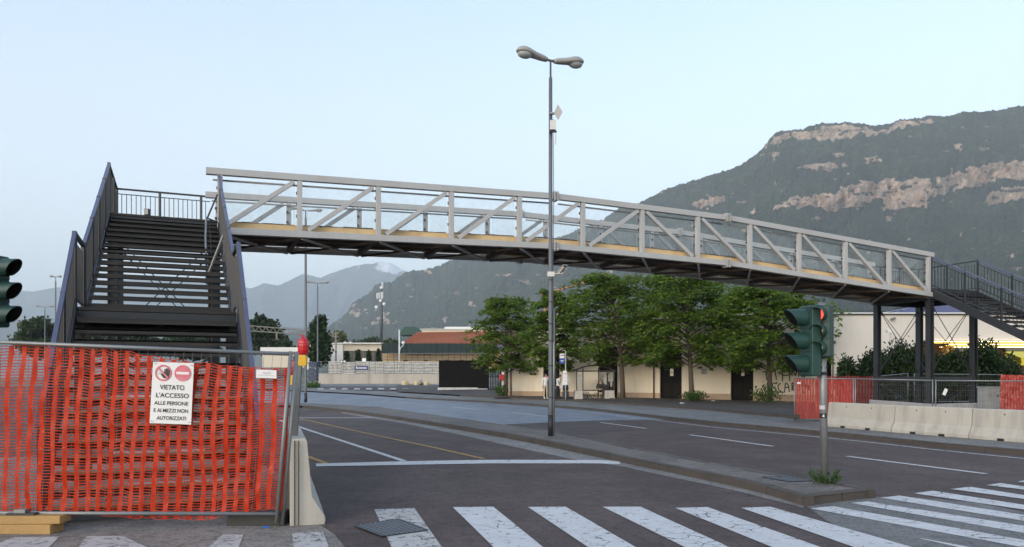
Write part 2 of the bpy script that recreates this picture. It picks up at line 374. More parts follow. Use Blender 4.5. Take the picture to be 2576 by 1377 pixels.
g.strip([G(x, ramp(mn_x, mn_y, x) - 0.5, 0.004) for x in gx], [G(x, ramp(gut_x, gut_y, x), 0.004) for x in gx])
go = g.build('gutter', GUTTER); tag(go, 'pale dusty gutter strip along the median kerb', kind='structure')
# --- far island strip, second kerb, station pavement
isle = tag(MB().strip([Vector((p.x, p.y, p.z + .108)) for p in line(kb_x, kb_y, 600, 2850, 0, 120)], [Vector((p.x, p.y, p.z)) for p in line(k2_x, k2_y, 600, 2850, 0.108, 120)]).build('bus_island', ISLE), 'grey strip of pavement beyond the far lanes', kind='structure')
ln = line(kb_x, kb_y, 640, 2850, 0, 160); ln.reverse()
stones(ln, -1, 0.115, 0.15, 1.0, isle, ymax=60)
ln2 = line(k2_x, k2_y, 1000, 2850, 0.108, 160)
pav = MB().strip(ln2 and [Vector((p.x, p.y, p.z + 0.10)) for p in ln2], [P(x, 0, ramp([1000, 1300, 2100, 2850], [86, 75, 60, 60], x)) for x in np.linspace(1000, 2850, 160)])
for i in range(160):
    x, y, z = pav.v[160 + i]; pav.v[160 + i] = (x, y, 0.208 + rise(y))
pave = tag(pav.build('pavement', PAVE), 'dark brown asphalt pavement in front of the cream building', kind='structure')
ln2r = [Vector((p.x, p.y, p.z)) for p in ln2]; ln2r.reverse()
stones(ln2r, -1, 0.108, 0.15, 1.0, pave, ymax=62)
lot = MB(); xs = np.linspace(560, 1112, 40)
lot.strip([G(x, ramp(k2_x, k2_y, x) + 1.5, 0.112) for x in xs], [Vector(((x - CX) / F * 112, 112, 0.72)) for x in xs])
tag(lot.build('car_park', LOT), 'empty grey car park in front of the railway wall', kind='structure')
# --- paint
def stripe(name, q, m, parent, h=0.009, n=6):
    a = [G(*p, h) for p in q]; bt = MB()
    L0 = [a[0].lerp(a[3], i / n) for i in range(n + 1)]; R0 = [a[1].lerp(a[2], i / n) for i in range(n + 1)]
    bt.strip(L0, R0); o = bt.build(name, m, parent); return o
def ext(p, q, k):   # continue an image edge towards the viewer on the ground plane
    return (p[0] + (q[0] - p[0]) * k, p[1] + (q[1] - p[1]) * k)
cw = [((942, 1282), (1042, 1278), (1112, 1377), (985, 1377), PAINTOLD), ((1139, 1276), (1240.7, 1275), (1367, 1377), (1242, 1377), PAINT), ((1328, 1275.5), (1423, 1275), (1600, 1377), (1480, 1377), PAINT),
      ((1516, 1275), (1611, 1275), (1836, 1377), (1724, 1377), PAINT), ((1699, 1278), (1780, 1276), (2066, 1377), (1944, 1377), PAINT), ((1865, 1278), (1938, 1275), (2296, 1377), (2150, 1377), PAINT)]
for a, b_, c, d, m in cw: stripe('crosswalk_stripe', (a, b_, ext(b_, c, 1.9), ext(a, d, 1.9)), m, road, n=10)
z3 = lambda x, y: (1610 + 0.375 * x, 1006.2 + 0.375 * y)
for q in (((1145, 728), (1290, 713), (2576, 940), (2576, 990)), ((1415, 692), (1530, 682), (2576, 845), (2576, 893)), ((1615, 656), (1740, 642), (2576, 772), (2576, 812)),
          ((1835, 626), (1965, 610), (2576, 704), (2576, 736)), ((2085, 598), (2215, 583), (2576, 639), (2576, 665)), ((2325, 571), (2420, 558), (2576, 581), (2576, 602)), ((2530, 548), (2620, 534), (2800, 556), (2800, 580))):
    a, b_, c, d = [z3(*p) for p in q]; stripe('crosswalk_stripe', (a, b_, ext(b_, c, 1.5), ext(a, d, 1.5)), PAINT, road, n=10)
stripe('crosswalk_stripe', (z3(1880, 930), z3(1890, 928), z3(2400, 1022), z3(2190, 1000)), PAINT, road)
for q in (((560 / 2232 * 1300 * .6708 + 0, 1349), (640 / 2232 * 1300 * .6708 + 60, 1349), (420, 1400), (180, 1400)), ((560, 1345), (612, 1345), (585, 1420), (480, 1420)), ((735, 1342), (812, 1338), (845, 1420), (742, 1420)), ((30, 1352), (150, 1350), (80, 1420), (-120, 1420))):
    stripe('crosswalk_stripe', q, PAINTOLD, road, 0.010)
# stop line and lane lines
sx = [795, 1000, 1228, 1500, 1560]; st = [1166.5, 1161, 1157, 1157.5, 1160.5]; sb = [1173.5, 1170, 1166, 1166, 1168]
xs = np.linspace(795, 1560, 30)
MB().strip([G(x, ramp(sx, st, x), 0.010) for x in xs], [G(x, ramp(sx, sb, x), 0.010) for x in xs]).build('stop_line', PAINTLANE, road)
def lane(pts, w, m, name='lane_line', h=0.009):
    q = [G(x, y, h) for x, y in pts]; A = []; B = []
    for i, p in enumerate(q):
        d = (q[min(i + 1, len(q) - 1)] - q[max(i - 1, 0)]); n = Vector((-d.y, d.x, 0)).normalized() * (w / 2); A.append(p + n); B.append(p - n)
    return MB().strip(A, B).build(name, m, road)
lane([(700, 1056), (782, 1084), (860, 1109), (940, 1135), (1017, 1160)], 0.13, PAINTOLD if False else PAINTLANE)
lane([(700, 1046), (778, 1058.6), (929.6, 1092), (1088, 1125.4), (1216, 1154)], 0.12, PAINTYEL, 'yellow_line')
lane([(770, 1147), (826, 1167.6)], 0.12, PAINTYEL, 'yellow_line')
lane([(700, 1051.6), (935, 1051)], 0.28, PAINTLANE)
for q in (((1510, 1063), (1625, 1078)), ((1735, 1094), (1945, 1123)), ((2132, 1148), (2480, 1192)), ((1288, 1038), (1376, 1048)), ((1140, 1024.5), (1206, 1030.5)), ((1000, 1012), (1067, 1018)), ((887, 1004), (947, 1009)), ((2700, 1220), (3000, 1262))):
    lane(q, 0.13, PAINTLANE)
EDGEP = paint('edge_line_paint', (0.5, 0.5, 0.5), 0.5, False, 0.52)
lane([(x, ramp(kb_x, kb_y, x) + 3.2 + (x - 900) * 0.0022) for x in np.linspace(1250, 2800, 40)], 0.13, EDGEP, 'edge_line')
for x in np.linspace(806, 1080, 10): 
    stripe('car_park_mark', ((x - 6, 976.5), (x + 7, 976.5), (x + 9, 980.5), (x - 8, 980.5)), PAINTOLD, road, 0.13, 1)
# drain covers
IRON = mat('cast_iron', (0.030, 0.034, 0.042), 0.5, 0.3, 10, 60, metal=0.3)
def cover(name, q, label, nx, ny, parent_loc_h):
    a = [G(*p, parent_loc_h) for p in q]; o = thing(name, (a[0] + a[2]) / 2, label, 'drain cover')
    up = Vector((0, 0, 0.003)); bt = MB(); bt.prism([p for p in a], up); bt.build('plate', IRON, o)
    bt = MB()
    for i in range(4):
        bt.beam(a[i] + up * 1.5, a[(i + 1) % 4] + up * 1.5, 0.025, 0.004)
    bt.build('rim', IRON, o)
    bt = MB()
    for i in range(1, nx): bt.beam(a[0].lerp(a[1], i / nx) + up * 1.4, a[3].lerp(a[2], i / nx) + up * 1.4, 0.022, 0.005)
    for i in range(1, ny): bt.beam(a[0].lerp(a[3], i / ny) + up * 1.3, a[1].lerp(a[2], i / ny) + up * 1.3, 0.022, 0.005)
    r_ = bt.build('tread_pattern', mat('worn_iron', (.085, .095, .11), .5, .3, 10, 60), o); r_['kind'] = 'stuff'
    return o
WETP = asphalt('dark_patch_asphalt', (0.030, 0.030, 0.033), (0.045, 0.045, 0.05), 0)
bt = MB(); bt.strip([G(x, y, 0.0105) for x, y in ((862, 1325), (915, 1303), (985, 1293), (1040, 1300), (1085, 1322))], [G(x, y, 0.0105) for x, y in ((880, 1345), (935, 1362), (1000, 1368), (1065, 1360), (1105, 1340))])
#
cover('drain_cover', ((892.7, 1323), (1001.6, 1306), (1075.5, 1334.5), (963, 1350)), 'square iron drain cover set into the near crosswalk', 9, 9, 0.013)
cover('drain_cover', ((1917.5, 1201), (1981, 1199), (2043, 1210.6), (1985, 1212.5)), 'iron drain cover on the median beside the traffic light', 5, 5, 0.122)
# ================================================================== MOUNTAINS, HAZE
def inpoly(px, py, poly):
    r = np.zeros(px.shape, dtype=bool); n = len(poly)
    for i in range(n):
        x0, y0 = poly[i]; x1, y1 = poly[(i + 1) % n]
        if y0 == y1: continue
        c = ((y0 > py) != (y1 > py)) & (px < (x1 - x0) * (py - y0) / (y1 - y0) + x0); r ^= c
    return r
def mountain_mat(name, forest, forest2, rock, rock2, snow=False):
    m, t, b = nodes(name)
    at = t.nodes.new('ShaderNodeAttribute'); at.attribute_name = 'rock'
    n1 = noise(t, 0.040, 8, 0.75); n2 = noise(t, 0.006, 5, 0.6); n3 = noise(t, 0.02, 6, 0.7, stretch=(1, 1, 0.35))
    col = mixc(t, cramp(t, n1, [(0.40, 0.0), (0.60, 1.0)]), forest, forest2)  # strong noise puts the light and shade of tree clumps into the colour
    col = mixc(t, cramp(t, n2, [(0.4, 0.0), (0.65, 0.6)]), col, tuple(x * 0.55 for x in forest))
    rk = mixc(t, cramp(t, n3, [(0.38, 0.0), (0.58, 1.0)]), rock2, rock)
    st = noise(t, 0.016, 8, 0.75, stretch=(0.25, 0.25, 3.2)); rk = mixc(t, cramp(t, st, [(0.46, 0.0), (0.60, 0.6)]), rk, tuple(x * 0.55 for x in rock2))
    cr2 = noise(t, 0.05, 6, 0.7, stretch=(1, 1, 0.25)); rk = mixc(t, cramp(t, cr2, [(0.55, 0.0), (0.64, 0.6)]), rk, tuple(x * 0.4 for x in rock2))
    add = t.nodes.new('ShaderNodeMath'); add.operation = 'MULTIPLY_ADD'; add.inputs[1].default_value = 1.25
    t.links.new(n1, add.inputs[0])
    s2 = t.nodes.new('ShaderNodeMath'); s2.operation = 'SUBTRACT'; s2.inputs[1].default_value = 0.66; t.links.new(at.outputs['Fac'], s2.inputs[0]); t.links.new(s2.outputs[0], add.inputs[2])
    msk = cramp(t, add.outputs[0], [(0.42, 0.0), (0.56, 1.0)])
    col = mixc(t, msk, col, rk)
    if snow:
        sa = t.nodes.new('ShaderNodeAttribute'); sa.attribute_name = 'snow'
        ad = t.nodes.new('ShaderNodeMath'); ad.operation = 'ADD'; t.links.new(sa.outputs['Fac'], ad.inputs[0])
        nn = noise(t, 0.006, 6, 0.75); t.links.new(nn, ad.inputs[1])
        col = mixc(t, cramp(t, ad.outputs[0], [(0.92, 0.0), (1.02, 1.0)]), col, (0.85, 0.87, 0.9))
    t.links.new(col, b.inputs['Base Color']); b.inputs['Roughness'].default_value = 1.0; b.inputs['Specular IOR Level'].default_value = 0.0
    bump(t, b, n1, 1.0, 14.0)
    return m
def mountain(name, sil, a, bx, nx, ny, d0, d1, m, rocks, label, jit=1.0, relief=0.10, seed=1, snowf=None, by=962):
    px = np.linspace(a, bx, nx); sx = [p[0] for p in sil]; sy = [p[1] for p in sil]
    top = np.interp(px, sx, sy) + (fbm(px / 22.0, px * 0, 4, seed) - 0.5) * 5 * jit + (vnoise(px / 3.1, px * 0 + 3, seed + 5) - 0.5) * 3.2 * jit
    D0 = np.interp(px, *d0); D1 = np.interp(px, *d1)
    v = np.linspace(0, 1, ny)[:, None]; X = np.repeat(px[None, :], ny, 0)
    Yi = by + (top[None, :] - by) * v                                    # picture height of each ring of the slope
    wob = (fbm(X / 40.0, Yi / 40.0, 4, seed + 9) - 0.5) * 26
    wob2 = (fbm(X / 9.0, Yi / 7.0, 3, seed + 61) - 0.5)
    rk = np.zeros_like(X)
    for poly, s in rocks: rk = np.maximum(rk, inpoly(X + wob * 0.8 + wob2 * 26, Yi + wob * 0.45 + wob2 * 18, poly) * s)
    rk = rk * (0.35 + 0.65 * (fbm(X / 16.0, Yi / 4.5, 4, seed + 88) > 0.40))
    rk = np.maximum(rk, (fbm(X / 26.0, Yi / 11.0, 5, seed + 21) > 0.70) * 0.55)
    # soften a little
    for _ in range(2): rk = (rk + np.roll(rk, 1, 0) + np.roll(rk, -1, 0) + np.roll(rk, 1, 1) + np.roll(rk, -1, 1)) / 5
    w = 1.0 - 0.8 * np.clip(rk, 0, 1); w = w * (0.5 + fbm(X / 90.0, Yi / 60.0, 4, seed + 33)); c = np.cumsum(w, 0); c = c / c[-1:]
    Y = D0[None, :] + (D1 - D0)[None, :] * c
    Y = Y * (1 + 0.006 * (fbm(X / 5.0, Yi / 4.0, 3, seed + 77) - 0.5) * np.clip(v * 8, 0, 1) * np.clip((1 - v) * 40, 0, 1))
    gul = (fbm(X / 55.0 + Yi / 130.0, Yi / 150.0, 6, seed + 41, 0.55) - 0.5)
    Y = Y * (1 + relief * gul * np.sin(np.pi * np.clip(v, 0.0, 1)) ** 0.5)
    H = CH + (HY - Yi) / F * Y; XX = (X - CX) / F * Y
    V = np.stack([XX, Y, H], -1)
    back = V[-1].copy(); back[:, 1] += 900; back[:, 2] *= 0.45; back2 = V[-1].copy(); back2[:, 1] += 1800; back2[:, 2] = -2
    foot = V[0].copy(); foot[:, 2] = np.minimum(foot[:, 2], -1.0)
    V = np.concatenate([foot[None], V, back[None], back2[None]], 0); r_ = V.shape[0]
    att = np.concatenate([rk[:1], rk, rk[-1:], rk[-1:]], 0)
    i = np.arange(r_ - 1)[:, None] * nx + np.arange(nx - 1)[None, :]
    Fc = np.stack([i, i + 1, i + nx + 1, i + nx], -1).reshape(-1, 4)
    me = fast_mesh(name, V.reshape(-1, 3), Fc, m, True)
    at = me.attributes.new('rock', 'FLOAT', 'POINT'); at.data.foreach_set('value', att.astype(np.float32).ravel())
    if snowf is not None:
        sn = snowf(X, Yi); sn = np.concatenate([sn[:1], sn, sn[-1:], sn[-1:]], 0)
        at = me.attributes.new('snow', 'FLOAT', 'POINT'); at.data.foreach_set('value', sn.astype(np.float32).ravel())
    o = bpy.data.objects.new(name, me); COL.objects.link(o); tag(o, label, kind='structure'); return o
z8 = lambda pts: [(1677 + .3654 * x, 234.8 + .3654 * y) for x, y in pts]
z6 = lambda pts: [(603.7 + .3167 * x, 603.7 + .3167 * y) for x, y in pts]
FOREST = mountain_mat('mountain_forest', (0.009, 0.019, 0.011), (0.066, 0.090, 0.042), (0.68, 0.50, 0.36), (0.36, 0.27, 0.205))
sil_main = [(700, 840), (825, 822), (857, 800), (873, 787), (886, 760), (904, 752), (927, 737), (946, 718), (958, 712), (984, 710), (996, 699), (1015, 689), (1041, 678), (1069, 678), (1107, 668), (1132, 654), (1250, 632), (1380, 606), (1470, 574), (1498, 556), (1518, 552), (1526, 545), (1556, 523), (1607, 510), (1621, 503), (1661, 484), (1724, 459), (1804, 437), (1862, 416), (1896, 393), (1918, 375), (1940, 345), (1958, 333), (2020, 326), (2035, 317), (2064, 312), (2134, 307), (2167, 310), (2188, 316), (2225, 314), (2258, 302), (2335, 293), (2393, 291), (2430, 279), (2481, 280), (2517, 276), (2576, 265), (2800, 230), (3300, 190)]
rocks = [(z8([(700, 340), (760, 285), (960, 255), (1060, 235), (1250, 225), (1400, 240), (1500, 240), (1600, 205), (1830, 170), (1830, 200), (1500, 268), (1330, 290), (1250, 315), (930, 325), (860, 300), (740, 350), (660, 400)]), 0.95),
         (z8([(880, 515), (930, 490), (1100, 478), (1250, 485), (1250, 510), (1110, 530), (900, 525)]), 1.0),
         (z8([(1350, 475), (1400, 450), (1520, 440), (1510, 455), (1400, 478)]), 0.8),
         (z8([(160, 770), (260, 700), (420, 690), (430, 710), (350, 760), (240, 795)]), 0.95), (z8([(465, 745), (570, 720), (580, 740), (480, 765)]), .6),
         (z8([(690, 810), (820, 735), (1000, 705), (1170, 690), (1200, 640), (1350, 602), (1450, 620), (1500, 582), (1600, 600), (1820, 580), (1820, 690), (1780, 780), (1620, 790), (1480, 812), (1500, 735), (1440, 740), (1300, 800), (1110, 812), (1000, 775), (830, 790)]), 1.0),
         (z8([(1870, 575), (2060, 542), (2080, 512), (2300, 470), (2600, 470), (2600, 620), (2280, 590), (2060, 660), (1960, 695), (1820, 710), (1860, 640)]), 1.0),
         (z8([(2200, 690), (2330, 640), (2600, 640), (2600, 720), (2340, 740), (2200, 770)]), 0.75),
         (z8([(980, 855), (1085, 860), (1060, 878), (1000, 872)]), 0.8), (z8([(1880, 395), (1950, 385), (1960, 395), (1890, 405)]), .9), (z8([(600, 420), (780, 395), (770, 420), (650, 430)]), .7), (z8([(540, 840), (660, 800), (640, 830), (560, 845)]), .7),
         (z8([(2330, 1120), (2420, 1095), (2400, 1130), (2340, 1140)]), .7), 
         (z6([(1040, 670), (1060, 620), (1120, 580), (1200, 560), (1190, 590), (1120, 640), (1080, 680)]), 1.0), (z6([(850, 600), (900, 560), (1000, 555), (1090, 540), (1090, 565), (960, 600), (880, 610)]), .85), (z6([(870, 500), (915, 485), (910, 530), (880, 545)]), .85),
         (z6([(1300, 480), (1330, 450), (1420, 450), (1410, 480), (1330, 490)]), .7), (z6([(1700, 400), (1740, 405), (1760, 450), (1720, 455)]), .9), (z6([(1805, 480), (1860, 470), (1850, 540), (1810, 520)]), .9), (z6([(1440, 250), (1500, 230), (1505, 262), (1460, 270)]), .9), (z6([(1640, 420), (1680, 430), (1670, 470), (1640, 460)]), .6), (z6([(1810, 655), (1840, 655), (1840, 690), (1812, 690)]), .7),
         ([(1500, 690), (1545, 676), (1540, 684), (1505, 697)], .8), ([(1380, 725), (1480, 705), (1480, 711), (1400, 730)], .7), ([(1240, 690), (1300, 685), (1290, 693), (1245, 696)], .7)]
mountain('wooded_mountain', sil_main, 690, 3250, 1300, 380, ([690, 1500, 2000, 3300], [2600, 1500, 1100, 900]), ([690, 1100, 1500, 2000, 3300], [4300, 4200, 3300, 2900, 2700]), FOREST, rocks, 'wooded mountain with pale orange cliff bands', jit=1.5, seed=3, relief=0.13)
FAR = mountain_mat('far_mountain_rock', (0.05, 0.065, 0.05), (0.09, 0.10, 0.08), (0.3, 0.28, 0.26), (0.2, 0.19, 0.18), True)
sil_far = [(-600, 690), (-200, 705), (0, 738), (51, 732), (77, 734), (119, 727), (250, 708), (400, 700), (560, 712), (632, 727), (664, 712), (699, 719), (765, 689), (806, 699), (832, 688), (889, 670), (920, 664), (936, 665), (963, 657), (980, 661), (1022, 683), (1100, 720), (1300, 760)]
def snowf(X, Y):
    k = np.clip(1 - np.abs(X - 985) / 75, 0, 1) * np.clip((708 - Y) / 34, 0, 1); k2 = np.clip(1 - np.abs(X - 902) / 35, 0, 1) * np.clip((676 - Y) / 8, 0, 1) * 0.6
    return np.maximum(k * 0.95, k2)
mountain('snowy_mountain', sil_far, -600, 1300, 420, 90, ([-600, 1300], [8200, 8200]), ([-600, 1300], [11000, 11000]), FAR, [], 'hazy blue far mountain with a little snow on its top', jit=0.5, seed=11, snowf=snowf, relief=0.2)
NEARHILL = mountain_mat('valley_hill_forest', (0.035, 0.05, 0.03), (0.07, 0.09, 0.05), (0.3, 0.25, 0.2), (0.2, 0.18, 0.15))
mountain('valley_hill', [(-600, 790), (0, 806), (120, 800), (300, 806), (500, 812), (640, 818), (760, 826), (900, 850)], -600, 900, 240, 60, ([-600, 900], [4800, 4800]), ([-600, 900], [6600, 6600]), NEARHILL, [], 'low wooded hill across the valley', jit=0.6, seed=23, relief=0.2)
# air
hb = MB(); hb.box((0, 7600, 1000), (31800, 16600, 2020)); hz = hb.build('haze', [], None, center=False)
hm = bpy.data.materials.new('haze_air'); hm.use_nodes = True; t = hm.node_tree; t.nodes.clear()
o_ = t.nodes.new('ShaderNodeOutputMaterial'); pv = t.nodes.new('ShaderNodeVolumePrincipled'); t.links.new(pv.outputs[0], o_.inputs['Volume'])
pv.inputs['Color'].default_value = (0.86, 0.94, 1.0, 1); pv.inputs['Density'].default_value = 1.1e-4; pv.inputs['Anisotropy'].default_value = 0.0
hz.data.materials.append(hm); hz['kind'] = 'stuff'; hz['label'] = 'pale morning haze filling the valley'
# ================================================================== FOOTBRIDGE
m, t, b = nodes('bridge_glass'); t.nodes.clear()
o_ = t.nodes.new('ShaderNodeOutputMaterial'); tr = t.nodes.new('ShaderNodeBsdfTransparent'); tr.inputs[0].default_value = (0.975, 0.985, 0.985, 1)
gl = t.nodes.new('ShaderNodeBsdfGlossy'); gl.inputs['Roughness'].default_value = 0.03; fr = t.nodes.new('ShaderNodeFresnel'); fr.inputs[0].default_value = 1.22
df = t.nodes.new('ShaderNodeBsdfDiffuse'); df.inputs[0].default_value = (0.62, 0.66, 0.67, 1)
dirt = cramp(t, noise(t, 2.2, 6, 0.7), [(0.30, 0.01), (0.75, 0.09)])
s1 = t.nodes.new('ShaderNodeMixShader'); s2 = t.nodes.new('ShaderNodeMixShader')
t.links.new(fr.outputs[0], s1.inputs[0]); t.links.new(tr.outputs[0], s1.inputs[1]); t.links.new(gl.outputs[0], s1.inputs[2])
t.links.new(dirt, s2.inputs[0]); t.links.new(s1.outputs[0], s2.inputs[1]); t.links.new(df.outputs[0], s2.inputs[2]); t.links.new(s2.outputs[0], o_.inputs[0])
GLASS = m
UNDER = mat('deck_underside', (0.080, 0.060, 0.042), 0.85, 0.3, 3, 30, stain=(0.12, 0.09, 0.05), stain_amt=0.5)
BA = Vector((-7.073, 18.27, 0)); BD = Vector((1.8183, 0.734, 0)); EB = BD.normalized(); PB = Vector((-EB.y, EB.x, 0)); BW = 2.56; TH = 1.564
def toph(s): return ramp([0, 4.55, 7.55, 12], [6.624, 6.82, 6.675, 6.05], s)
def bp(s, w=0.0, dz=0.0):            # w: 0 near truss .. BW far truss ; dz from the underside of the bottom chord
    p = BA + BD * s + PB * w; p.z = toph(s) - TH + dz; return p
bridge = thing('footbridge', bp(6, BW / 2, -4.9), 'long grey steel truss footbridge with glass sides crossing the road', 'footbridge')
SEG = [(-0.10, 4.55), (4.55, 7.55), (7.55, 12.06)]
for w, side in ((0.0, -1), (BW, 1)):
    for a, c in SEG:
        MB().beam(bp(a, w, TH - .08), bp(c, w, TH - .08), 0.15, 0.16).build('top_chord', STEEL, bridge, bevel=0.008)
        MB().beam(bp(a, w, .08), bp(c, w, .08), 0.15, 0.16).build('bottom_chord', STEEL, bridge, bevel=0.008)
        MB().tube(bp(a + .08, w - side * 0.11, TH - .25), bp(c - .06, w - side * 0.11, TH - .25), 0.024, n=8).build('handrail', GALV, bridge, smooth=True)
    for s in range(13):
        ss = s + (0.06 if s == 0 else -0.05 if s == 12 else 0)
        MB().beam(bp(ss, w, 0.16), bp(ss, w, TH - .16), 0.12, 0.125, up=PB).build('post', STEEL, bridge, bevel=0.006)
        for dz in (0.55, 0.85, 1.12): MB().box(bp(ss, w - side * 0.09, dz) - BD * 0.025, (0.05, 0.05, 0.07)).build('glass_clamp', BLACK, bridge)
    for s in range(12):
        if s < 6: a, c = bp(s + .10, w, 0.19), bp(s + 1 - .07, w, TH - .19)
        else: a, c = bp(s + .07, w, TH - .19), bp(s + 1 - .10, w, 0.19)
        MB().beam(a, c, 0.09, 0.105, up=PB.cross(Vector((0, 0, 1)))).build('diagonal', STEEL, bridge, bevel=0.005)
        a, c = s + .05, s + .95
        ww = w - side * 0.12
        gq = [bp(a, ww, 0.34), bp(c, ww, 0.34), bp(c, ww, TH - .28), bp(a, ww, TH - .28)]
        MB().prism(gq, PB * 0.012).build('glass_panel', GLASS, bridge)
        ww = w - side * 0.17
        MB().beam(bp(a - .04, ww, 0.245), bp(c + .04, ww, 0.245), 0.03, 0.17).build('kick_board', CREAM, bridge)
        if s == 0 or True:
            k = MB(); n = 7
            for i in range(n):
                q = a + (c - a) * i / n; h_ = random.uniform(.012, .034)
                k.beam(bp(q, ww - side * .012, .332 + h_ / 2), bp(q + .9 / n, ww - side * .012, .332 + h_ / 2), 0.05, h_)
            k.build('worn_deck_edge', RUST, bridge)
    for s in (4.55, 7.55):
        for dz in (TH - .08, .08):
            q = MB()
            for o2 in (-.022, .022): q.beam(bp(s + o2 - .006, w, dz), bp(s + o2 + .006, w, dz), 0.26, 0.27)
            for i in range(4):
                for j in (-1, 1):
                    p_ = bp(s, w, dz) + Vector((0, 0, -.09 + .06 * i)) + PB * (j * .1); q.tube(p_ - BD * .05, p_ + BD * .05, 0.014, n=6)
            q.build('splice_flange', STEEL, bridge)
for s in range(13):
    ss = min(max(s, .08), 11.95)
    MB().beam(bp(ss, 0.08, 0.09), bp(ss, BW - .08, 0.09), 0.12, 0.12).build('cross_beam', UNDER, bridge)
    if s < 12:
        for a, c in ((.05, BW - .05), (BW - .05, .05)):
            MB().beam(bp(ss + .03, a, -0.01), bp(s + .97, c, -0.01), 0.06, 0.05).build('wind_brace', UNDER if a > 1 else STEEL, bridge)
        MB().beam(bp(s + .01, BW * .5 - .12, 0.155), bp(s + .99, BW * .5 - .12, 0.155), BW - .75, 0.03).build('deck_plate', UNDER, bridge)
        for w in (BW * .35, BW * .65):
            MB().beam(bp(s + .04, w, 0.11), bp(s + .96, w, 0.11), 0.07, 0.07).build('stringer', UNDER, bridge)
        MB().beam(bp(s, BW / 2, 0.32), bp(s + 1, BW / 2, 0.32), BW - .4, 0.02).build('deck_surface', UNDER, bridge)

